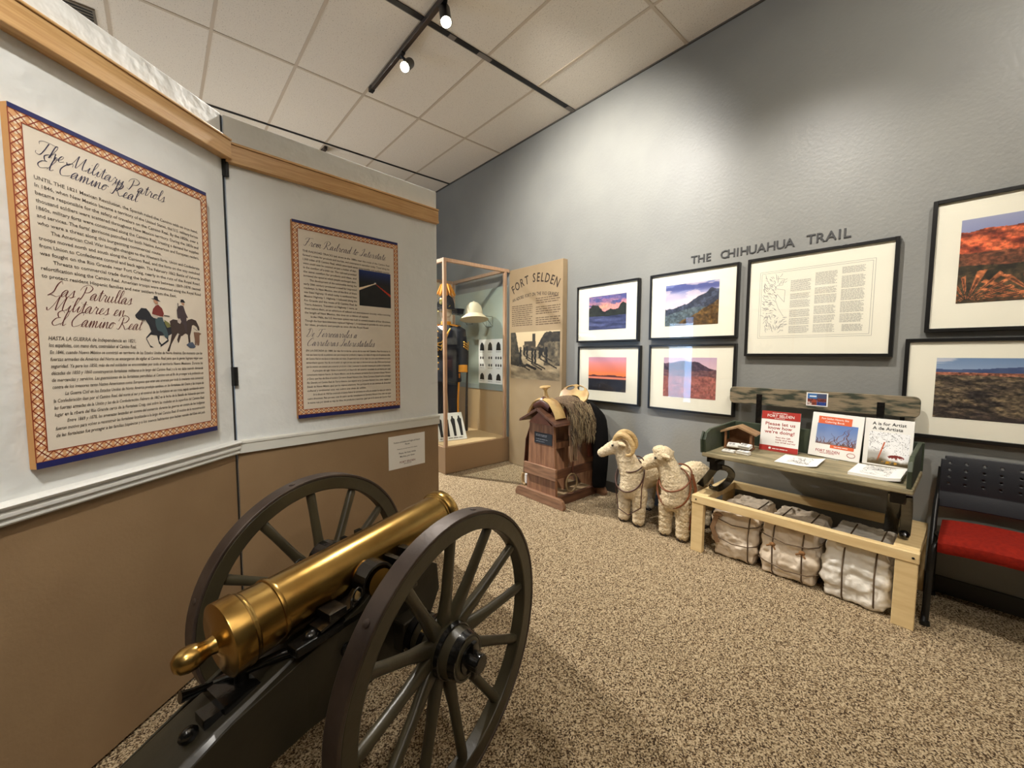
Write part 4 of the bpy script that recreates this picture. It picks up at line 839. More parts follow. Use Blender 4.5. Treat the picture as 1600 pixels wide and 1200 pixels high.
# local: faces -y, x to its left-hand side of the viewer
q = MB()
for s in (-1, 1):
    q.tube([(s*.10, 0, .84), (s*.105, -.01, .45), (s*.11, 0, .08)], [.092, .068, .062], 14)
q.build('trousers', M['navy'], U, smooth=60)
q = MB()
for s in (-1, 1): q.strip([(s*.196, 0, .82), (s*.178, -.01, .45), (s*.176, 0, .1)], .035, .008, (1, 0, 0))
q.build('trouser_stripe', M['yellow'], U)
q = MB()
for s in (-1, 1): q.ball((s*.11, -.06, .045), (.05, .13, .046), 14).tube([(s*.11, 0, .04), (s*.11, 0, .14)], .055, 12)
q.build('boots', M['blackgloss'], U, smooth=60)
q = MB()
q.tube([(0, 0, .70), (0, 0, .85), (0, .0, 1.0), (0, -.015, 1.2), (0, -.005, 1.38), (0, 0, 1.45)], [.205, .19, .165, .19, .17, .08], 22)
for s in (-1, 1):
    q.tube([(s*.12, 0, 1.40), (s*.215, 0, 1.36), (s*.25, .0, 1.12), (s*.265, -.03, .9)], [.075, .078, .06, .052], 14)
o = q.build('coat', M['navy'], U); fuse(o, .012, 5)
q = MB()
for s in (-1, 1):
    q.tube([(s*.263, -.026, .93), (s*.268, -.035, .84)], [.058, .06], 14)
q.tube([(0, 0, 1.44), (0, 0, 1.50)], [.07, .066], 18)
for s in (-1, 1): q.strip([(s*.09, -.01, 1.455), (s*.2, -.01, 1.435)], .09, .02, (0, 0, 1))
q.build('yellow_facings', M['yellow'], U, smooth=40)
q = MB()
for s in (-1, 1):
    for k in range(3): q.tube([(s*.30, -.07, 1.17+.03*k), (s*.325, -.0, 1.13+.03*k), (s*.30, .06, 1.17+.03*k)], .008, 6)
for k in range(7): q.ball((.0, -.2, .88+.08*k), .011, 8)
for k in range(3): q.tube([(.14, -.13, 1.40), (.06, -.21-.01*k, 1.22-.05*k), (-.08, -.2, 1.2), (-.14, -.12, 1.38)], .007, 6)
q.build('braid_and_buttons', mat('gold_braid', (222, 170, 70), .4, .5), U, smooth=60)
MB().tube([(0, 0, 1.49), (0, 0, 1.56)], .055, 14).ball((0, -.01, 1.64), (.078, .095, .115), 18).ball((0, -.105, 1.63), (.015, .02, .025), 8).build('head_form', M['skinform'], U, smooth=70)
h = MB().lathe([(.15, 1.655), (.118, 1.68), (.112, 1.74), (.09, 1.81), (.04, 1.845), (.001, 1.85)], 24)
h.build('dress_helmet', M['navy'], U, smooth=50)
q = MB()
for k in range(40):
    a = k*2.4; r = .02+.09*(k/40); q.tube([(0, 0, 1.95), (r*math.cos(a)*.6, r*math.sin(a)*.6, 1.99-.02*(k/40)), (r*math.cos(a)*1.3, r*math.sin(a)*1.3, 1.86-.04*rng.random())], [.014, .016, .006], 6)
q.tube([(0, 0, 1.84), (0, 0, 1.95)], .014, 8)
q.build('helmet_plume', M['yellow'], U, smooth=70)
MB().ball((0, -.112, 1.75), (.035, .01, .045), 12).tube([(-.1, -.06, 1.7), (-.05, -.12, 1.62), (.05, -.12, 1.62), (.1, -.06, 1.7)], .006, 6).build('helmet_plate', mat('gilt', (220, 190, 110), .3, .8), U, smooth=60)
# carbine leaning by the uniform
tg = MB().tube([(0, 0, .02), (.05, .06, .55), (.10, .10, 1.12)], [.022, .016, .009], 10).build('carbine', mat('gun_dark', (48, 36, 28), .4), None, smooth=50)
tg.location = (3.13, 4.55, .326); tag(tg, 'dark thin carbine leaning beside the uniformed mannequin in the case', 'gun')
# white helmet and dark cap on wire stands
wm = mat('wire_grey', (96, 100, 98), .4, .6)
def wire_stand(label, x, y, z):
    t = thing('wire_stand', label, 'wire stand', (x, y, z), 0, 'wire hat stands'); q = MB()
    q.tube([(0, -.07, .0), (-.26, -.07, 0), (-.26, .07, 0), (0, .07, 0)], .0035, 6).tube([(0, -.07, .0), (0, -.07, -.13), (0, .07, -.13), (0, .07, 0)], .0035, 6).tube([(-.13, -.07, 0), (-.0, -.07, -.13)], .003, 6).tube([(-.13, .07, 0), (0, .07, -.13)], .003, 6)
    q.build('wire_frame', wm, t, smooth=60); return t
wire_stand('wire hat stand fixed to the sage panel under the white helmet', 3.368, 4.34, 1.90)
wire_stand('wire hat stand fixed to the sage panel under the dark cap', 3.368, 4.80, 1.955)
hm = thing('sun_helmet', 'cream white pith helmet on a wire stand in the glass case', 'helmet', (3.13, 4.36, 1.905))
MB().lathe([(.115, .0), (.112, .06), (.098, .12), (.06, .165), (.02, .178), (.001, .18)], 30, 0, RX(-.12)).build('crown', mat('cream_cloth', (226, 214, 184), .8, bump=.05, bs=200), hm, smooth=70)
MB().lathe([(.19, -.055), (.185, -.05), (.115, .015), (.10, .01), (.17, -.058)], 34, 0, RX(-.12)).build('brim', mat('cream_cloth_brim', (220, 206, 174), .8), hm, smooth=60)
MB().ball((0, .02, .182), (.014, .014, .012), 10).build('top_button', mat('cream_button', (214, 200, 170), .7), hm, smooth=70)
hm.rotation_euler = (0, .1, .3)
cp = thing('forage_cap', 'flat dark forage cap on the farther wire stand in the case', 'cap', (3.16, 4.80, 1.957))
MB().lathe([(.075, 0), (.085, .01), (.092, .055), (.10, .062), (.098, .07), (.001, .072)], 26).build('crown', M['navy'], cp, smooth=45)
MB().strip([(-.10, 0, .012), (-.14, 0, -.006)], [.13, .08], .005, (0, 0, 1)).build('visor', M['blackgloss'], cp)
# pictures in the case
pc = thing('photo_chart', 'white chart of helmets and badges on the sage panel in the case', 'chart', (3.370, 4.32, 1.0), WR90)
MB().box(-.26, .26, -.006, 0, 0, .60).build('sheet', M['paper'], pc)
q = MB(); y = -.0066
for x in (-.18, 0, .18):
    for zz, hh in ((.45, .11), (.05, .09)): q.add([(x-.05, y, zz), (x+.05, y, zz), (x+.04, y, zz+hh*.7), (x+.01, y, zz+hh), (x-.01, y, zz+hh), (x-.04, y, zz+hh*.7)], [(0, 1, 2, 3, 4, 5)])
for r_i in range(2):
    for x in (-.21, -.16, -.02, .03, .13, .18, .23): q.add([(x+.016*math.cos(a), y, .25+.1*r_i+.02*math.sin(a)) for a in np.linspace(0, 6.28, 9)[:-1]], [tuple(range(8))])
q.build('printed_shapes', M['ink'], pc, recalc=False)
q = MB(); [greek(q, x-.05, x+.05, zz, zz+.02, 1, .3, y) for x in (-.18, 0, .18) for zz in (.42, .02, .20)]; q.build('printed_captions', grey, pc, recalc=False)
cd_ = thing('photo_card', 'white card with photos of standing soldiers, tilted at the front of the case', 'card', (2.70, 4.21, .330), R(-8))
tl = RX(R(-28)); q = MB().box(-.19, .19, -.004, 0, 0, .36, 0, tl); q.build('card', M['paper'], cd_)
q = MB()
for k in range(4):
    x = -.135+.09*k
    pl = [(x-.02, .05), (x+.012, .05), (x+.024, .2), (x+.03, .27), (x+.012, .29), (x+.01, .315), (x-.008, .315), (x-.012, .29), (x-.03, .26), (x-.02, .18)]
    q.add([(a, -.0046, b) for a, b in pl], [tuple(range(len(pl)))], 0, tl)
q.build('printed_figures', M['ink'], cd_, recalc=False); q = MB(); greek(q, -.17, .17, .015, .04, 1, .5, 0); 
o = q.build('printed_ground', grey, cd_, recalc=False); o.data.transform(tl @ T(0, -.0046, 0))
# ---------------------------------------------------------------- saddle stand and saddle
SXX = 2.659
M['stain'] = mat('brown_stained_wood', (160, 116, 84), .5, c2=(124, 84, 58), cs=5, stretch=(7, 7, 1), bump=.12, bs=30, coat=.08)
M['stainh'] = mat('brown_stained_wood_cross', (158, 118, 88), .5, c2=(120, 86, 62), cs=5, stretch=(5, 1, 8), bump=.12, bs=30, coat=.08)
M['stainx'] = mat('brown_stained_wood_long', (104, 68, 46), .5, c2=(74, 46, 32), cs=5, stretch=(1, 6, 8), bump=.12, bs=30)
ss_ = thing('saddle_stand', 'brown wooden saddle stand with gabled top by the tan panel', 'saddle stand', (SXX, 2.655, 0))
# local x into the stand (towards the wall), y along the wall
MYZ = Matrix(((0,0,1,0),(1,0,0,0),(0,1,0,0),(0,0,0,1)))     # prism(poly in y,z; extruded along x)
for xa, nm in ((.02, 'end_board'), (.58, 'end_board')):
    for s in (-1, 1):
        a = [(0, .07), (s*.195, .07), (s*.178, .36), (s*.160, .73), (s*.158, .762), (0, .87)]
        a = [(p if k else p) for k, p in enumerate(a)]; a = [(y_+s*.0008 if abs(y_) < 1e-6 else y_, z_) for y_, z_ in a]
        MB().prism(a if s > 0 else a[::-1], xa, xa+.028, 0, MYZ).build(nm, M['stain'], ss_, bevel=.002)
for s in (-1, 1):
    a = [(0, .90), (s*.235, .775), (s*.245, .75), (s*.228, .752), (0, .872)]
    MB().prism(a if s > 0 else a[::-1], -.045, .66, 0, MYZ).build('roof_board', M['stainx'], ss_, bevel=.003)
MB().prism([(-.15, .745), (.15, .745), (0, .868)], -.004, .018, 0, MYZ).build('gable_block', mat('reddish_wood', (150, 96, 68), .5, c2=(122, 72, 48), cs=9), ss_, bevel=.002)
for xa in (-.006, .60): MB().box(xa, xa+.026, -.212, .212, .24, .35).build('cross_band', M['stainh'], ss_, bevel=.004)
for xa in (-.02, .60): MB().prism([(-.315, 0), (.315, 0), (.325, .03), (.30, .075), (.27, .092), (-.27, .092), (-.30, .075), (-.325, .03)], xa, xa+.04, 0, MYZ).build('foot_board', M['stainh'], ss_, bevel=.004)
for s in (-1, 1):
    MB().box(.02, .70, s*.2-.018, s*.2+.018, .0, .085).build('sill', M['stainx'], ss_, bevel=.004)
    MB().box(.03, .60, s*.186-.012, s*.186+.012, .25, .33).build('side_rail', M['stainx'], ss_, bevel=.003)
MB().box(.05, .60, -.09, .09, .5, .56).box(.28, .34, -.06, .06, .06, .87).build('inner_post', M['stain'], ss_)
MB().box(.04, .60, -.18, .18, .05, .07).build('floor_board', mat('dusty_wood', (128, 106, 76), .8), ss_)
pq = thing('plaque', 'small dark plaque with white lines on the front of the saddle stand', 'plaque', (SXX+.019, 2.625, .556), WR90)
MB().box(-.115, .115, -.004, 0, 0, .104).build('plate', mat('slate_plate', (36, 42, 50), .4), pq)
q = MB(); greek(q, -.095, .05, .066, .09, 2, .45, -.0046); greek(q, -.095, .06, .034, .05, 1, .3, -.0046); greek(q, -.095, .02, .014, .026, 1, .3, -.0046); q.build('printed_lines', mat('pale_print', (150, 154, 160), .6), pq, recalc=False)
# saddle: rawhide tree with horn, cantle with two slots, hide and leathers
sd = thing('saddle', 'old rawhide saddle tree with horn, shaggy hide and pale cantle on the stand', 'saddle', (SXX+.06, 2.655, .90))
M['raw'] = mat('rawhide', (206, 176, 118), .38, c2=(170, 132, 78), cs=9, bump=.1, bs=30, coat=.25); M['leather'] = mat('brown_leather', (84, 40, 22), .4, c2=(58, 26, 16), cs=12, bump=.15, bs=60, coat=.15)
# fork: an arch over the roof, swept along x
fk = MB()
def arch(x, hz, hw_, drop, r):
    return [(x, -hw_, -drop), (x, -hw_*.86, -drop*.45), (x, -hw_*.5, hz*.55), (x, 0, hz), (x, hw_*.5, hz*.55), (x, hw_*.86, -drop*.45), (x, hw_, -drop)]
fk.strip(catmull(arch(.0, .055, .185, .10, 0), 6), .11, .022, (1, 0, 0)) if False else None
pf = catmull(arch(0, .06, .18, .10, 0), 5)
vs = []; fs = []
for p in pf:
    n_ = Vector((0, p.y*.9, .09)).normalized()
    for dx, dn in ((-.04, 0), (-.05, .014), (-.02, .03), (.08, .024), (.10, .006), (.09, -.004)): vs.append((dx, p.y+n_.y*dn, p.z+n_.z*dn))
for i in range(len(pf)-1):
    for j in range(6): fs.append((i*6+j, i*6+(j+1) % 6, i*6+6+(j+1) % 6, i*6+6+j))
fs += [(5, 4, 3, 2, 1, 0), tuple((len(pf)-1)*6+j for j in range(6))]
fk.add(vs, fs).build('fork', M['raw'], sd, smooth=50)
MB().lathe([(.036, 0), (.022, .025), (.016, .06), (.02, .085), (.048, .1), (.054, .105), (.05, .112), (.001, .114)], 24, 0, T(.02, 0, .085) @ RY(-.12)).build('horn', M['raw'], sd, smooth=50)
MB().tube([(.0, -.10, .0), (.0, 0, .045), (.0, .10, 0)], [.05, .06, .05], 12).tube([(.02, .13, -.09), (.06, .17, -.12)], .035, 10).build('underlay', M['leather'], sd, smooth=60)
# cantle: dished oval disc with two slot holes
cm = T(.40, -.03, .075) @ RZ(.35) @ RY(-.95)
ct = MB(); n = 40; vs = []; fs = []
def slot(px, py):
    for s in (-1, 1):
        dx, dy = px-.085, py-s*.055
        c_, s_ = math.cos(s*-.35), math.sin(s*-.35); a, b = dx*c_-dy*s_, dx*s_+dy*c_
        if (a/.02)**2+(b/.042)**2 < 1: return True
    return False
N = 46; gx = np.linspace(-.16, .16, N+1)
idx = {}
def inside(a, b): return (a/.13)**2+(b/.155)**2 <= 1.0 and not slot(a, b) and not ((a+.09)/.09)**2+(b/.085)**2 < 1
for i in range(N):
    for j in range(N):
        if inside((gx[i]+gx[i+1])/2, (gx[j]+gx[j+1])/2):
            q_ = []
            for a, b in ((i, j), (i+1, j), (i+1, j+1), (i, j+1)):
                if (a, b) not in idx: idx[(a, b)] = len(vs); vs.append((gx[a], gx[b], .35*(gx[a]**2+gx[b]**2)*2))
                q_.append(idx[(a, b)])
            fs.append(tuple(q_))
o = MB().add(vs, fs, 0, cm).build('cantle', M['raw'], sd, smooth=180)
sm = o.modifiers.new('even', 'SMOOTH'); sm.iterations = 6; so = o.modifiers.new('thickness', 'SOLIDIFY'); so.thickness = .022
MB().ball((0, 0, 0), (.085, .10, .03), 18, 0, cm @ T(-.09, 0, .0)).build('seat_back', mat('red_brown_leather', (130, 66, 38), .25, c2=(96, 44, 26), cs=8, coat=.4), sd, smooth=70)
# side bars and seat
q = MB()
for s in (-1, 1): q.tube([(-.02, s*.14, -.075), (.15, s*.12, -.05), (.3, s*.12, -.045), (.5, s*.15, -.07)], [.045, .055, .055, .05], 12)
o = q.build('tree_bars', M['leather'], sd, smooth=70)
# shaggy hide thrown over the near side: base skin plus strands
hd = MB(); vs = []; fs = []; nx_, nz_ = 12, 10
def hide(u, v):
    x = .10+.32*u-.02*v; d = v*.46
    if d < .12: y = -.02-d*1.4; z = .075-d*.45
    else: y = -.19-.06*min(1, (d-.12)/.1)-.02*math.sin(u*9); z = .02-(d-.12)*.95
    return Vector((x, y, z+.02*math.sin(u*3)))
for i in range(nx_+1):
    for j in range(nz_+1): vs.append(hide(i/nx_, j/nz_*(.8+.2*math.sin(i*1.7))))
for i in range(nx_):
    for j in range(nz_): fs.append((i*(nz_+1)+j, i*(nz_+1)+j+1, (i+1)*(nz_+1)+j+1, (i+1)*(nz_+1)+j))
o = hd.add(vs, fs).build('hide', mat('hide_skin', (96, 78, 58), .9), sd, smooth=180); so = o.modifiers.new('thickness', 'SOLIDIFY'); so.thickness = .012
hr = MB()
for k in range(900):
    u, v = rng.random(), rng.random()**.8*.9; p = hide(u, v); L = .06+.07*rng.random(); sx = (rng.random()-.55)*.5
    o_ = Vector((0, -.012-.02*rng.random(), 0)); a = p+o_*.4; b = p+o_+Vector((sx*L*.6, -.012, -L*.45)); c_ = p+o_+Vector((sx*L, -.004-.01*rng.random(), -L))
    hr.tube([a, b, c_], [.0028, .0024, .0006], 3, int(rng.random()*3), caps=False)
hr.build('hide_hair', [mat('hair_dark', (74, 58, 40), .6), mat('hair_mid', (140, 118, 86), .6), mat('hair_pale', (178, 160, 124), .6)], sd, smooth=180, recalc=False)['kind'] = 'stuff'
# saddle strings, fenders and stirrups
q = MB()
for k in range(6):
    x = .10+.02*k; q.tube([(x, -.2, -.06), (x+.005*math.sin(k), -.235, -.25), (x-.004, -.24, -.42-.03*(k % 3)), (x+.012, -.238, -.50)], .0035, 6)
q.build('saddle_strings', mat('pale_thong', (158, 134, 104), .7), sd, smooth=60)
MB().strip([(.20, -.16, -.04), (.20, -.215, -.25), (.18, -.232, -.5)], [.10, .09, .05], .008, (0, 1, 0)).strip([(.42, -.16, -.02), (.42, -.215, -.25), (.40, -.235, -.5)], [.16, .15, .07], .008, (0, 1, 0)).build('fender', M['leather'], sd, bevel=.002)
q = MB(); q.tube([(.13+.075*math.cos(a), -.235, -.70+.085*math.sin(a)) for a in np.linspace(0, 2*math.pi, 26)[:-1]], .009, 8, closed=True); q.build('stirrup_hoop', mat('worn_wood', (120, 98, 66), .6), sd, smooth=60)
MB().tube([(.15, -.234, -.5), (.14, -.235, -.62)], .008, 8).build('stirrup_strap', M['leather'], sd, smooth=60)
q = MB(); q.tube([(.03, .30+.035*math.cos(a), -.765+.06*math.sin(a)) for a in np.linspace(0, 2*math.pi, 22)[:-1]], .016, 8, closed=True); q.build('far_stirrup', mat('worn_wood_far', (176, 146, 100), .6), sd, smooth=60)
MB().box(-.0, .018, .235, .268, -.80, -.70).build('stirrup_face', mat('white_rim', (232, 228, 220), .5), sd, bevel=.006)
MB().strip([(.05, .14, -.06), (.04, .26, -.35), (.03, .30, -.70)], [.09, .07, .04], .008, (0, 1, 0)).build('far_strap', M['leather'], sd)
# heavy dark leather cover hanging at the wall end
bl = mat('black_leather', (7, 6, 6), .85, c2=(10, 9, 9), cs=6, bump=.15, bs=40, spec=.15)
cv = MB(); vs = []; fs = []
prof_ = [(.10, .955), (-.02, .985), (-.14, .955), (-.26, .875), (-.33, .77), (-.375, .60), (-.385, .42), (-.37, .24), (-.36, .10)]
nx_ = 6
for i in range(nx_+1):
    for j, (a, b) in enumerate(prof_):
        t_ = i/nx_; k_ = .66+.34*math.sin(t_*math.pi*.8+.3)
        vs.append((.37+.265*t_-.05*t_*(j > 4), a*k_*(1+.02*math.sin(i*2+j)), b-.06*t_*(j < 4)))
m_ = len(prof_)
for i in range(nx_):
    for j in range(m_-1): fs.append((i*m_+j, i*m_+j+1, (i+1)*m_+j+1, (i+1)*m_+j))
o = cv.add(vs, fs).build('leather_cover', bl, None, smooth=180); o.location = (SXX+.06, 2.655, 0); so = o.modifiers.new('thickness', 'SOLIDIFY'); so.thickness = .02
sb = o.modifiers.new('sub', 'SUBSURF'); sb.levels = 1; sb.render_levels = 1
tag(o, 'black leather cover draped over the wall end of the saddle stand', 'leather cover')

# ---------------------------------------------------------------- stuffed ram and sheep
M['wool'] = mat('cream_wool', (228, 210, 178), .95, c2=(210, 190, 154), cs=40, bump=.9, bs=85, spec=.2)
M['woolp'] = mat('pale_face_fur', (226, 208, 178), .9, bump=.3, bs=150, spec=.2)
def caps(mb, a, b, ra, rb, k=5, n=14):
    a, b = Vector(a), Vector(b)
    for i in range(k+1): t_ = i/k; mb.ball(a.lerp(b, t_), ra+(rb-ra)*t_, n)
def beast(name, label, cat, loc, rz, head, nose, wool, seedl):
    """local +x is forward"""
    t = thing(name, label, cat, loc, rz, None); q = MB()
    q.ball((-.04, 0, .385), (.16, .125, .125), 18).ball((.09, 0, .375), (.125, .12, .145), 18).ball((-.20, 0, .40), (.14, .135, .135), 18).ball((-.28, 0, .37), (.07, .09, .09), 14)
    h_ = Vector(head)
    caps(q, (.12, 0, .40), h_+Vector((-.015, 0, -.03)), .105, .068, 6); caps(q, (.12, 0, .36), (.15, 0, .30), .105, .085, 2)
    for x, y in ((.12, .068), (.12, -.068)): caps(q, (x, y, .27), (x+.012, y*1.02, .048), .064, .050, 5)
    for x, y in ((-.25, .07), (-.25, -.07)): caps(q, (x, y, .29), (x-.02, y, .16), .075, .045, 3); caps(q, (x-.02, y, .16), (x, y, .045), .045, .042, 3)
    n_ = Vector(nose); q.ball(h_, (.078, .072, .074), 16)
    caps(q, h_, h_.lerp(n_, .55), .062, .052, 3); caps(q, h_.lerp(n_, .55), n_, .050, .037, 3)
    o = q.build('woolly_body', M['wool'], t); fuse(o, .0075, 3, wool, .010)
    d = (n_-h_).normalized(); sd_ = Vector((0, 0, 1)).cross(d).normalized()
    q = MB(); up_ = d.cross(sd_)
    for s in (-1, 1): q.ball(h_+d*.05+sd_*s*.060+up_*.022, .0095, 10)
    q.build('eyes', M['blackgloss'], t, smooth=80)
    q = MB()
    for s in (-1, 1):
        e = h_-d*.01+sd_*s*.06+up_*.012
        eb = MB().tube([e, e+sd_*s*.03-up_*.012-d*.02, e+sd_*s*.05-up_*.035-d*.045], [.016, .02, .008], 10); eb.build('ear', M['wool'], t, smooth=70)
    q = MB()
    for s in (-1, 1): q.ball(n_+d*.031+sd_*s*.013+up_*.004, (.006, .006, .005), 8)
    q.tube([n_+d*.026+sd_*.022-up_*.02, n_+d*.034-up_*.016, n_+d*.026-sd_*.022-up_*.02], .0025, 6)
    q.build('nose', mat('nose_pink', (120, 92, 80), .6), t, smooth=70)
    q = MB()
    for x, y in ((.132, .069), (.132, -.069), (-.25, .07), (-.25, -.07)):
        for s in (-1, 1): q.ball((x+.018, y+s*.014, .016), (.026, .015, .018), 10)
    q.build('hooves', mat('dark_hoof', (60, 48, 38), .6), t, smooth=70)
    caps_t = MB(); caps(caps_t, (-.34, 0, .38), (-.375, 0, .26), .03, .022, 4, 10); o = caps_t.build('tail', M['wool'], t); fuse(o, .008, 2)
    return t, h_, d, sd_, up_
def loop(mb, c, rx, rz_, tilt, r, xs=0, n=30, sag=0):
    pts = []
    for k in range(n):
        a = 2*math.pi*k/n; y, z = rx*math.sin(a), rz_*math.cos(a)
        pts.append((c[0]+math.sin(tilt)*z+xs*math.cos(a)**2, c[1]+y, c[2]+z*math.cos(tilt)-sag*max(0, -math.cos(a))**3))
    return mb.tube(pts, r, 6, closed=True)
lea_d = mat('dark_harness_leather', (72, 40, 26), .45); lea_r = mat('tan_harness_leather', (122, 70, 38), .45)
ram, h_, d, sd_, up_ = beast('stuffed_ram', 'cream stuffed ram with curled horns and harness, nearest the saddle stand', 'stuffed animal', (3.02, 1.80, 0), R(178), (.165, -.10, .655), (.235, -.235, .565), .013, 1)
hn = MB()
for s in (-1, 1):
    pts = catmull([h_-d*b_+up_*c_+sd_*s*l_ for b_, c_, l_ in ((-.01, .04, .025), (.02, .066, .045), (.062, .066, .065), (.098, .028, .085), (.106, -.03, .098), (.086, -.082, .106), (.05, -.10, .112), (.02, -.085, .122))], 3)
    hn.tube(pts, [.029*(1-.038*k)+.004 for k in range(len(pts))], 14)
hn.build('horns', mat('ridged_horn', (206, 178, 126), .45, c2=(182, 148, 96), cs=30, stretch=(1, 1, 3), bump=.25, bs=60), ram, smooth=70)
q = MB(); loop(q, (.155, -.01, .41), .128, .145, -.55, .006); loop(q, (.135, 0, .50), .095, .095, -1.0, .0055); q.build('harness', lea_d, ram, smooth=70)
q = MB(); q.tube([(.15, .125, .45), (.20, .135, .34), (.19, .125, .18), (.22, .03, .10), (.20, -.08, .12), (.17, -.135, .28), (.14, -.13, .42)], .0045, 6).tube([(.1, -.125, .5), (.05, -.16, .4), (.06, -.15, .22)], .0045, 6)
q.build('reins', lea_d, ram, smooth=70)
shp, h_, d, sd_, up_ = beast('stuffed_sheep', 'hornless cream stuffed sheep in tan harness beside the wooden bench', 'stuffed animal', (3.03, 1.442, 0), R(180), (.155, -.085, .625), (.20, -.205, .535), .018, 2)
q = MB(); q.ball(h_+up_*.045, (.06, .06, .04), 14); o = q.build('woolly_topknot', M['wool'], shp); fuse(o, .008, 2, .016, .014)
q = MB(); loop(q, (.155, 0, .40), .128, .155, -.35, .007); loop(q, (.13, 0, .47), .112, .14, -.95, .0065); q.build('harness', lea_r, shp, smooth=70)
q = MB()
for k in range(3): q.tube([(.12, .115+.006*k, .52), (.13, .15+.006*k, .42), (.13, .152, .3), (.15, .135, .2), (.13, .12, .1+.03*k)], .0055, 6)
q.build('reins', lea_r, shp, smooth=70)
# ---------------------------------------------------------------- pine stand with canvas bales
M['pine'] = mat('pale_pine', (232, 206, 154), .55, c2=(220, 190, 136), cs=5, stretch=(6, 1, 6), bump=.04, bs=40)
bs_ = thing('wooden_bench', 'low pale pine frame bench holding up the old wagon seat', 'bench', (2.815, .13, 0))
BL, BD, BH = 1.143, .575, .405
for y0, y1, nm in ((0, .086, ''), (BL-.08, BL, '')):
    for xa, xb in ((.0, .04), (BD-.04, BD)): MB().box(xa, xb, y0, y1, 0, BH-.055).build('leg', M['pine'], bs_, bevel=.003)
MB().box(-.004, .04, -.003, BL+.003, BH-.055, BH).build('front_beam', M['pine'], bs_, bevel=.004)
MB().box(BD-.04, BD, 0, BL, BH-.055, BH).build('back_beam', M['pine'], bs_, bevel=.004)
for y0, y1 in ((0, .10), (BL-.09, BL)): MB().box(.04, BD-.04, y0, y1, BH-.05, BH).build('end_beam', M['pine'], bs_, bevel=.004)
q = MB()
for y in (.02, BL-.03): q.lathe([(.006, 0), (.005, .002), (.0005, .003)], 10, 0, T(-.0045, y, BH-.028) @ RY(-math.pi/2))
q.build('screw', M['black'], bs_)
M['canvas'] = mat('old_canvas', (238, 224, 204), .9, c2=(220, 202, 178), cs=7, bump=.5, bs=22, spec=.2); M['canvasw'] = mat('white_canvas', (242, 238, 228), .9, c2=(226, 218, 204), cs=6, bump=.5, bs=20, spec=.2)
M['cord'] = mat('brown_cord', (96, 78, 58), .8)
def bale(label, y0, y1, x0, m, seed, h=.345, cords_y=(), ties=()):
    t = thing('canvas_bale', label, 'bale', (x0, (y0+y1)/2, 0), 0, 'canvas bales'); hy = (y1-y0)/2; dx = .46
    q = MB(); n = 20; vs = []; fs = []; r_ = np.random.default_rng(seed)
    nz, ny, nx = 9, 9, 10
    q.box(.02, dx-.02, -hy+.025, hy-.025, .006, h-.01)
    for k in range(26):
        a, b = r_.random(), r_.random(); q.ball((.03+.02*r_.random(), -hy+.05+a*(2*hy-.1), .04+b*(h-.09)), (.035, .05+.03*r_.random(), .035+.02*r_.random()), 12)
    for k in range(14): q.ball((.05+r_.random()*(dx-.1), -hy+.05+r_.random()*(2*hy-.1), h-.03), (.06, .05, .03), 12)
    for s in (-1, 1):
        for k in range(6): q.ball((.06+k*.07, s*(hy-.03), .08+.2*r_.random()), (.05, .028, .07), 12)
    o = q.build('bundle', m, t); fuse(o, .009, 5)
    tx = bpy.data.textures.new('folds', 'CLOUDS'); tx.noise_scale = .09; tx.noise_depth = 3; dm = o.modifiers.new('folds', 'DISPLACE'); dm.texture = tx; dm.strength = .03; dm.mid_level = .55; dm.texture_coords = 'LOCAL'
    tx = bpy.data.textures.new('creases', 'CLOUDS'); tx.noise_scale = .035; tx.noise_depth = 4; tx.noise_type = 'HARD_NOISE'; dm = o.modifiers.new('creases', 'DISPLACE'); dm.texture = tx; dm.strength = -.014; dm.mid_level = .4; dm.texture_coords = 'LOCAL'
    q = MB()
    for cy in cords_y: q.tube([(dx*.8, cy, h+.004), (.05, cy, h+.004), (.006, cy, h-.03), (-.008, cy+.004, h*.55), (-.004, cy, .04), (.03, cy, .003)], .0042, 6)
    for cz in ties: q.tube([(dx*.6, -hy+.0, cz), (.03, -hy+.004, cz), (-.008, -hy+.05, cz-.01), (-.012, 0, cz-.02), (-.008, hy-.05, cz+.0), (.03, hy-.004, cz), (dx*.6, hy, cz)], .0035, 6)
    q.build('cord', M['cord'], t, smooth=70); return t, hy
t, hy = bale('cream canvas bale under the bench, nearest the sheep', .868, 1.160, 2.865, M['canvas'], 3, cords_y=(-.10,), ties=(.27, .14))
MB().ball((-.012, .09, .30), (.012, .03, .012), 10).strip([(-.012, .1, .29), (-.02, .125, .2), (-.01, .09, .1)], .03, .006, (1, 0, 0)).build('knot', mat('brown_rag', (140, 108, 78), .9), t, smooth=70)
t, hy = bale('cream canvas bale with twine knots in the middle under the bench', .540, .862, 2.855, M['canvas'], 8, cords_y=(.07, -.085), ties=(.26, .09))
q = MB()
for y in (.07, -.085): q.ball((-.018, y, .215), (.012, .018, .014), 10).tube([(-.018, y, .215), (-.028, y+.03, .20)], .006, 6).tube([(-.018, y, .215), (-.03, y-.02, .19)], .005, 6)
q.build('knot', mat('twine_knot', (130, 92, 54), .9), t, smooth=60)
t, hy = bale('whitest canvas bale under the bench, by the red chair', .222, .536, 2.85, M['canvasw'], 12, cords_y=(.045, -.09), ties=())
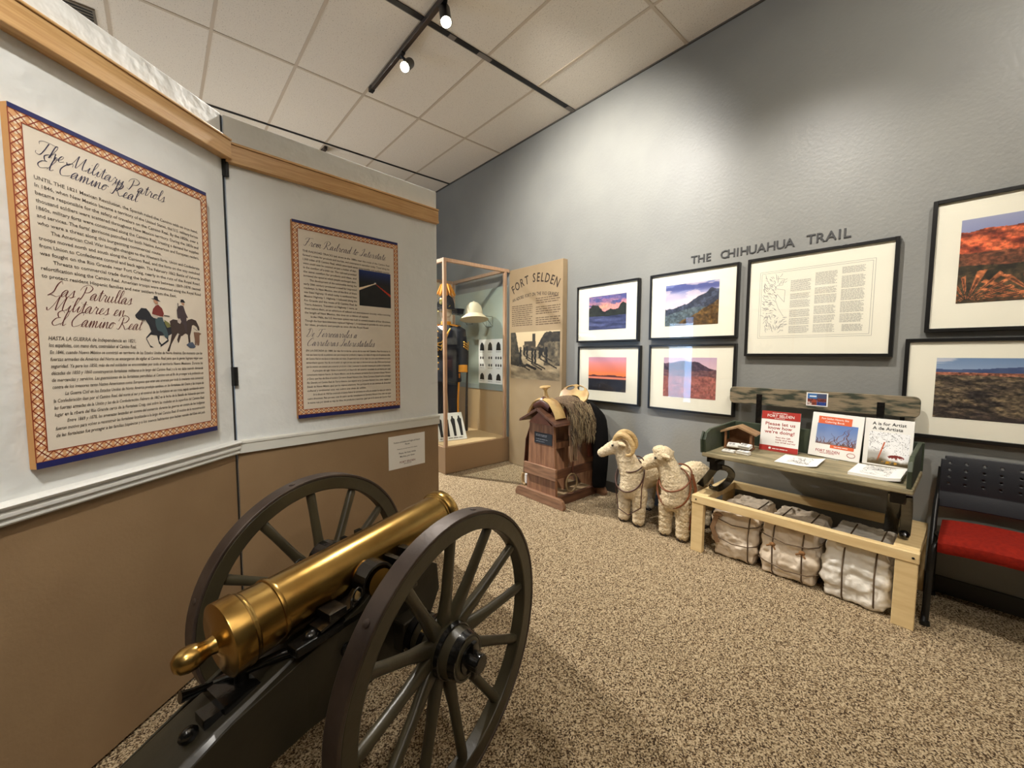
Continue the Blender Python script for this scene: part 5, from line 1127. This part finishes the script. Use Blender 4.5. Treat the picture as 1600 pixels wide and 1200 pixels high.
# ---------------------------------------------------------------- old wagon seat
M['green'] = mat('worn_green_paint', (48, 54, 40), .6, c2=(132, 118, 94), cs=10, cramp=(.40, .56), stretch=(3, .8, 4), bump=.25, bs=40, detail=8)
M['greend'] = mat('dark_green_paint', (50, 60, 46), .5, c2=(66, 74, 56), cs=10, bump=.15, bs=40)
M['wornboard'] = mat('weathered_board', (120, 112, 84), .7, c2=(166, 152, 118), cs=6, cramp=(.35, .65), stretch=(4, .8, 4), bump=.25, bs=40, detail=8)
ws = thing('wagon_seat', 'weathered green spring seat from a wagon standing on the pine bench', 'seat', (2.785, .165, 0))
SL = 1.04; SZ = .70
MB().box(0, .50, 0, SL, SZ, SZ+.03).build('seat_board', M['wornboard'], ws, bevel=.006)
for y in (0.008, SL-.028):
    MXZ = Matrix(((1,0,0,0),(0,0,1,y),(0,1,0,0),(0,0,0,1)))
    MB().prism([(.0, SZ+.03), (.51, SZ+.03), (.51, SZ+.195), (.08, SZ+.185), (.015, SZ+.165), (-.012, SZ+.12)], 0, .02, 0, MXZ).build('arm_panel', M['greend'], ws, bevel=.004)
q = MB(); q.strip([(-.006, SL-.004, SZ+.03), (-.016, SL-.004, SZ+.12), (.012, SL-.004, SZ+.17)], .02, .01, (0, 1, 0)); q.build('arm_edge_rail', M['greend'], ws)
MB().box(.50, .52, .0, SL, SZ+.03, SZ+.195).build('low_back', M['greend'], ws, bevel=.003)
rp = []; hz = .062; yy0, yy1 = .03, SL+.03
for cy, cz, a0 in ((yy0+.03, hz-.03, 90), (yy0+.03, -hz+.03, 180), (yy1-.03, -hz+.03, 270), (yy1-.03, hz-.03, 0)):
    for k in range(5): a = R(a0+k*22.5); rp.append((cy+.03*math.cos(a), cz+.03*math.sin(a)))
MB().prism(rp, .525, .55, 0, MYZ @ T(0, 1.093, 0)).build('backrest', M['green'], ws, bevel=.003)
for y in (.20, .865): MB().box(.52, .532, y-.018, y+.018, SZ-.02, SZ+.41).build('back_strap', M['blackgloss'], ws, bevel=.002)
sp = MB()
def sv(*pts): return [(a, b, c) for a, b, c in pts]
sp.box(.05, .20, .97, 1.025, .655, .70).box(.06, .18, .955, 1.01, .60, .66)
sp.strip(catmull(sv((.12, 1.00, .60), (.15, 1.03, .56), (.19, 1.09, .48), (.215, 1.135, .425)), 5), .05, .012, (1, .3, .6))
sp.strip(catmull(sv((.14, .98, .61), (.16, .93, .605), (.175, .905, .57), (.19, .93, .51), (.22, 1.0, .435), (.24, 1.05, .415), (.25, 1.08, .425)), 5), .045, .012, (1, .2, .5))
sp.build('leaf_spring', M['blackgloss'], ws, bevel=.002)
sp = MB(); sp.box(.06, .22, .03, .09, .63, .70)
sp.strip(catmull(sv((.14, .075, .66), (.2, .085, .55), (.27, .095, .43), (.275, .095, .412)), 5), .06, .014, (1, .2, .4)).strip(catmull(sv((.12, .03, .66), (.17, .03, .56), (.21, .035, .43)), 5), .045, .016, (1, .2, .4)).ball((.20, .035, .43), (.026, .022, .022), 14)
sp.build('leaf_spring', M['blackgloss'], ws, bevel=.002)
# ---------------------------------------------------------------- things set out on the wagon seat
SZT = SZ+.03+.0015
M['signred'] = mat('sign_red', (176, 52, 44), .5); M['orange'] = mat('orange_band', (226, 104, 62), .55); M['whiteink'] = mat('white_print', (240, 236, 230), .6); M['line'] = mat('line_art_grey', (96, 96, 98), .7)
sg = thing('survey_sign', 'red and white sign reading Please let us know how we are doing', 'sign', (3.185, .862, SZT), WR90); LN = RX(R(-7))
def onboard(o): o.data.transform(LN); return o
W2, H2 = .115, .275
onboard(MB().box(-W2, W2, 0, .004, 0, H2).build('sheet', M['paper'], sg))
onboard(MB().box(-W2, W2, -.0012, 0, H2-.056, H2).box(-W2, W2, -.0012, 0, 0, .036).build('red_band', M['signred'], sg))
MB().box(-W2, W2, -.03, .05, 0, .003).build('clear_foot', M['pane'], sg)
onboard(text('white_lettering', [('FORT SELDEN', 0, H2-.04, .026, .16, 'CENTER', 0)], M['whiteink'], sg, -.002)); 
q = MB(); greek(q, -.05, .05, H2-.017, H2-.009, 1, .5, -.002); greek(q, -.035, .035, H2-.051, H2-.045, 1, .5, -.002); greek(q, -.035, .06, .012, .022, 1, .5, -.002); q.ball((-.05, -.002, .018), (.008, .0006, .008), 12); onboard(q.build('white_captions', M['whiteink'], sg, recalc=False))
rd = mat('red_print', (170, 56, 52), .6)
onboard(text('red_lettering', [('Please let us', 0, .178, .031, .178, 'CENTER', 0), ('know how', 0, .151, .031, .142, 'CENTER', 0), ("we're doing!", 0, .122, .031, .178, 'CENTER', 0), ('Scan the QR', -.02, .092, .014, .088, 'LEFT', 0), ('code and take', -.02, .076, .014, .105, 'LEFT', 0), ('our brief survey', -.02, .060, .014, .118, 'LEFT', 0)], rd, sg, -.0008))
# book 1
bk = thing('guide_book', 'white booklet with orange bands and bare branch photo propped on the seat', 'book', (3.225, .570, SZT), R(-92)); W2, H2 = .132, .290; LN = RX(R(-10)) @ RY(R(1.5))
onboard(MB().box(-W2, W2, 0, .012, .004, H2).build('cover', M['paper'], bk, bevel=.001))
onboard(MB().box(-W2+.035, .075, -.0015, 0, H2-.07, H2-.022).box(-.02, .10, -.0015, 0, .068, .088).build('orange_band', M['orange'], bk))
onboard(picture('branch_photo', art_branches, -.10, .108, .088, .222, -.0008, bk, (90, 60)))
q = text_geo([('Fort Selden Historic Site', 0, H2-.042, .017, .14, 'CENTER', 0), ('Coloring Book', 0, H2-.062, .017, .10, 'CENTER', 0)], T(-.012, -.0022, 0), MB()); onboard(q.build('white_lettering', M['whiteink'], bk, recalc=False)); onboard(greek(MB(), .0, .07, .073, .083, 1, .45, -.0022).build('white_caption', M['whiteink'], bk, recalc=False))
q = text_geo([('FORT SELDEN', -.03, .035, .024, .125, 'CENTER', 0)], T(0, -.001, 0), MB()); greek(q, -.07, .01, .026, .032, 1, .5, -.001); q.tube([(.09+.02*math.cos(a), -.001, .04+.014*math.sin(a)) for a in np.linspace(0, 6.28, 18)[:-1]], .0014, 4, closed=True); onboard(q.build('red_lettering', rd, bk, recalc=False))
MB().box(-.04, .04, -.035, .05, 0, .003).build('clear_foot', M['pane'], bk)
# book 2
b2_ = thing('art_book', 'white book titled A is for Artist at the right end of the seat', 'book', (3.235, .318, SZT), R(-91)); W2, H2 = .108, .285; LN = RX(R(-8))
onboard(MB().box(-W2, W2, 0, .012, .002, H2).build('cover', M['paper'], b2_, bevel=.001))
onboard(picture('cover_art', art_patio, -.085, .095, .012, .205, -.0008, b2_, (90, 96)))
onboard(text_geo([('A is for Artist', 0, .246, .027, .15, 'CENTER', 0), ('A de Artista', -.005, .218, .027, .135, 'CENTER', 0)], T(0, -.001, 0), MB()).build('title', M['ink'], b2_, recalc=False))
# loose sheets
def squiggles(mb, w_, d_, n, z, seed):
    r_ = np.random.default_rng(seed)
    for k in range(n):
        x, y = (r_.random()-.5)*w_, (r_.random()-.5)*d_; a = r_.random()*6.28; pv = None
        for i in range(7):
            a += (r_.random()-.5)*1.6; x2, y2 = x+.012*math.cos(a), y+.012*math.sin(a)
            if abs(x2) > w_/2 or abs(y2) > d_/2: break
            L = math.hypot(x2-x, y2-y); nx, ny = -(y2-y)/L*.0009, (x2-x)/L*.0009
            mb.quad((x-nx, y-ny, z), (x2-nx, y2-ny, z), (x2+nx, y2+ny, z), (x+nx, y+ny, z)); x, y = x2, y2
    return mb
def sheet(name, label, cat, x, y, rz, w_, d_, h_, seed, title=None, group=None):
    t = thing(name, label, cat, (x, y, SZT), rz, group); q = MB(); n = 8; vs = []; fs = []
    for i in range(n+1):
        for j in range(2):
            u = i/n; cz = .006*max(0, u-.6)**2*12
            vs += [((u-.5)*w_, (j-.5)*d_, cz), ((u-.5)*w_, (j-.5)*d_, cz+h_)]
    for i in range(n):
        a = i*4; fs += [(a, a+2, a+6, a+4), (a+1, a+5, a+7, a+3), (a, a+4, a+5, a+1), (a+2, a+3, a+7, a+6)]
    fs += [(0, 1, 3, 2), (n*4, n*4+2, n*4+3, n*4+1)]
    q.add(vs, fs).build('paper', M['paper'], t)
    squiggles(MB(), w_*.62, d_*.8, 46, h_+.0022, seed).build('line_drawing', M['line'], t, recalc=False)
    if title:
        text_geo([(title, 0, d_*.36, .024, w_*.62, 'CENTER', 0)], T(0, 0, h_+.003) @ RX(-math.pi/2), MB()).build('title', M['ink'], t, recalc=False)
    return t
sheet('colouring_sheet', 'single loose line drawing sheet lying in front of the red survey sign', 'sheet', 3.005, .690, R(-88), .215, .27, .001, 4)
sheet('colouring_sheets', 'pile of line drawing sheets lying in front of the artist book', 'sheets', 3.005, .325, R(-91), .215, .275, .016, 9, 'A is for Artist')
# postcard pinned on the backrest
pk = thing('postcard', 'small blue and brown postcard stuck to the middle of the backrest', 'postcard', (3.309, .684, 1.055), WR90)
MB().box(-.059, .059, -.002, 0, 0, .09).build('card', M['paper'], pk); picture('printed_view', art_card, -.052, .052, .006, .084, -.0026, pk, (60, 44))
# little wooden shelter
M['rust'] = mat('rustic_wood', (140, 98, 62), .65, c2=(112, 74, 46), cs=8, bump=.15, bs=50)
ht_ = thing('toy_shelter', 'small rustic wooden shelter with a pitched roof at the left end of the seat', 'shelter', (3.10, 1.075, SZT), R(-84))
MB().box(-.088, .088, -.065, .05, 0, .008).build('floor_board', M['rust'], ht_, bevel=.001)
MB().prism([(-.08, .008), (.08, .008), (.08, .12), (0, .15), (-.08, .12)], .04, .05, 0, Matrix(((1,0,0,0),(0,0,1,0),(0,1,0,0),(0,0,0,1)))).build('back_wall', M['rust'], ht_)
for x in (-.08, .08):
    MB().box(x-.007, x+.007, -.06, -.045, .008, .12).build('post', M['rust'], ht_, bevel=.001)
MB().box(-.088, -.074, -.045, .04, .008, .05).build('side_rail', M['rust'], ht_)
for s in (-1, 1):
    MB().add([(0, -.075, .168), (s*.115, -.075, .122), (s*.115, .055, .122), (0, .055, .168), (0, -.075, .154), (s*.115, -.075, .108), (s*.115, .055, .108), (0, .055, .154)], [(0, 1, 2, 3), (7, 6, 5, 4), (0, 4, 5, 1), (1, 5, 6, 2), (2, 6, 7, 3), (3, 7, 4, 0)]).build('roof_board', mat('pale_roof_board', (160, 128, 92), .65, c2=(136, 104, 72), cs=9, bump=.15), ht_, bevel=.001)
def cards(label, x, y, z, rz, tilt, n):
    t = thing('card_stack', label, 'cards', (x, y, z), rz, 'stacks of small printed cards'); q = MB(); q2 = MB(); mm = RX(R(tilt))
    for k in range(n): q.box(-.036+.002*(k % 2), .036+.002*(k % 2), -.024-.003*(k % 3), .024-.003*(k % 3), .0001+.0042*k, .004+.0042*k, 0, mm)
    q.build('card', M['paper'], t); zt = .0042*n+.0006
    for r_i in range(3):
        for c_ in range(2): q2.add([(-.024+.02*c_, -.012+.01*r_i, zt), (-.01+.022*c_, -.012+.01*r_i, zt), (-.01+.022*c_, -.007+.01*r_i, zt), (-.024+.02*c_, -.007+.01*r_i, zt)], [(0, 1, 2, 3)], 0, mm)
    q2.build('printed_lines', M['line'], t, recalc=False); return t
cards('small stack of white cards lying in front of the shelter, on the arm side', 2.905, 1.075, SZT, R(-88), 0, 4)
cards('small stack of white cards lying in front of the shelter, on the sign side', 2.915, .985, SZT, R(-95), 0, 6)
cards('white cards tilted inside the toy shelter, on the arm side', 3.035, 1.095, SZT+.020, R(-80), 16, 4)
cards('white cards tilted inside the toy shelter, on the sign side', 3.035, 1.015, SZT+.020, R(-98), 16, 6)

# ---------------------------------------------------------------- red and black chair
ch = thing('stacking_chair', 'black framed chair with a red seat and perforated black back', 'chair', (2.93, -.16, 0))
M['redcloth'] = mat('red_upholstery', (142, 30, 14), .85, c2=(126, 24, 12), cs=60, bump=.2, bs=300, spec=.2); M['plastic'] = mat('black_plastic', (27, 28, 33), .42, bump=.05, bs=200)
q = MB(); n = 14; vs = []; fs = []
sec = [(.0, .40), (-.012, .425), (-.008, .455), (.03, .478), (.12, .478), (.3, .466), (.40, .468), (.405, .45), (.38, .435), (.05, .405)]
for i in range(n+1):
    u = i/n*2-1; k = .006*(1-u*u); e = 1 if abs(u) < .95 else .9
    for a, b in sec: vs.append((a*1.0+.02*u*u, u*.235, .44+(b-.44)*e+k*2-.01*u*u))
m_ = len(sec)
for i in range(n):
    for j in range(m_): fs.append((i*m_+j, i*m_+(j+1) % m_, (i+1)*m_+(j+1) % m_, (i+1)*m_+j))
fs += [tuple(range(m_))[::-1], tuple(n*m_+j for j in range(m_))]
q.add(vs, fs).build('seat_cushion', M['redcloth'], ch, smooth=50)
MB().box(.03, .40, -.20, .20, .405, .43).build('seat_pan', M['black'], ch, bevel=.004)
# perforated back shell
q = MB(); NY, NZ = 54, 30; vs = []; fs = []; idx = {}
def shell(u, v):   # u across -1..1, v up 0..1
    y = u*.255; z = .545+.285*v; x = .385+.035*(1-u*u)+.03*(v-.35)**2*2-.02*(v < .3)*(.3-v)*5
    return (x, y, z)
def hole(u, v):
    if not .42 < v < .97: return False
    a = (u*4.0) % 1.0-.5; b = (v*7.5) % 1.0-.5
    return abs(u) < .9 and abs(a) < .075 and abs(b) < .13
for i in range(NY*2):
    for j in range(NZ*2):
        u0, v0 = (i+.5)/NY-1, (j+.5)/(2*NZ)
        if hole(u0, v0): continue
        if abs(u0) > .94 and v0 > .94: continue
        f_q = []
        for a, b in ((i, j), (i+1, j), (i+1, j+1), (i, j+1)):
            if (a, b) not in idx: idx[(a, b)] = len(vs); vs.append(shell(a/NY-1, b/(2*NZ)))
            f_q.append(idx[(a, b)])
        fs.append(tuple(f_q))
o = q.add(vs, fs).build('back_shell', M['plastic'], ch, smooth=180); so = o.modifiers.new('thickness', 'SOLIDIFY'); so.thickness = .01; so.offset = 1
for s in (-1, 1):
    y = s*.262
    MB().tube(catmull([(.0, y, .012), (.09, y, .16), (.24, y, .40), (.36, y, .56), (.405, y*.985, .62), (.425, y*.97, .76)], 5), .0125, 12).build('side_tube', M['black'], ch, smooth=60)
    MB().tube(catmull([(.015, y*.975, .012), (.02, y*.97, .2), (.03, y*.95, .40), (.08, y*.88, .418), (.2, y*.86, .418)], 5), .0125, 12).build('front_leg', M['black'], ch, smooth=60)
    MB().tube(catmull([(.42, y*.98, .012), (.34, y*.97, .2), (.25, y*.95, .41), (.2, y*.86, .418)], 5), .0125, 12).build('rear_leg', M['black'], ch, smooth=60)
    q = MB()
    for x in (.005, .42): q.lathe([(.02, 0), (.021, .004), (.018, .022), (.001, .024)], 16, 0, T(x, y*.98, 0))
    q.build('glide', M['black'], ch, smooth=50)
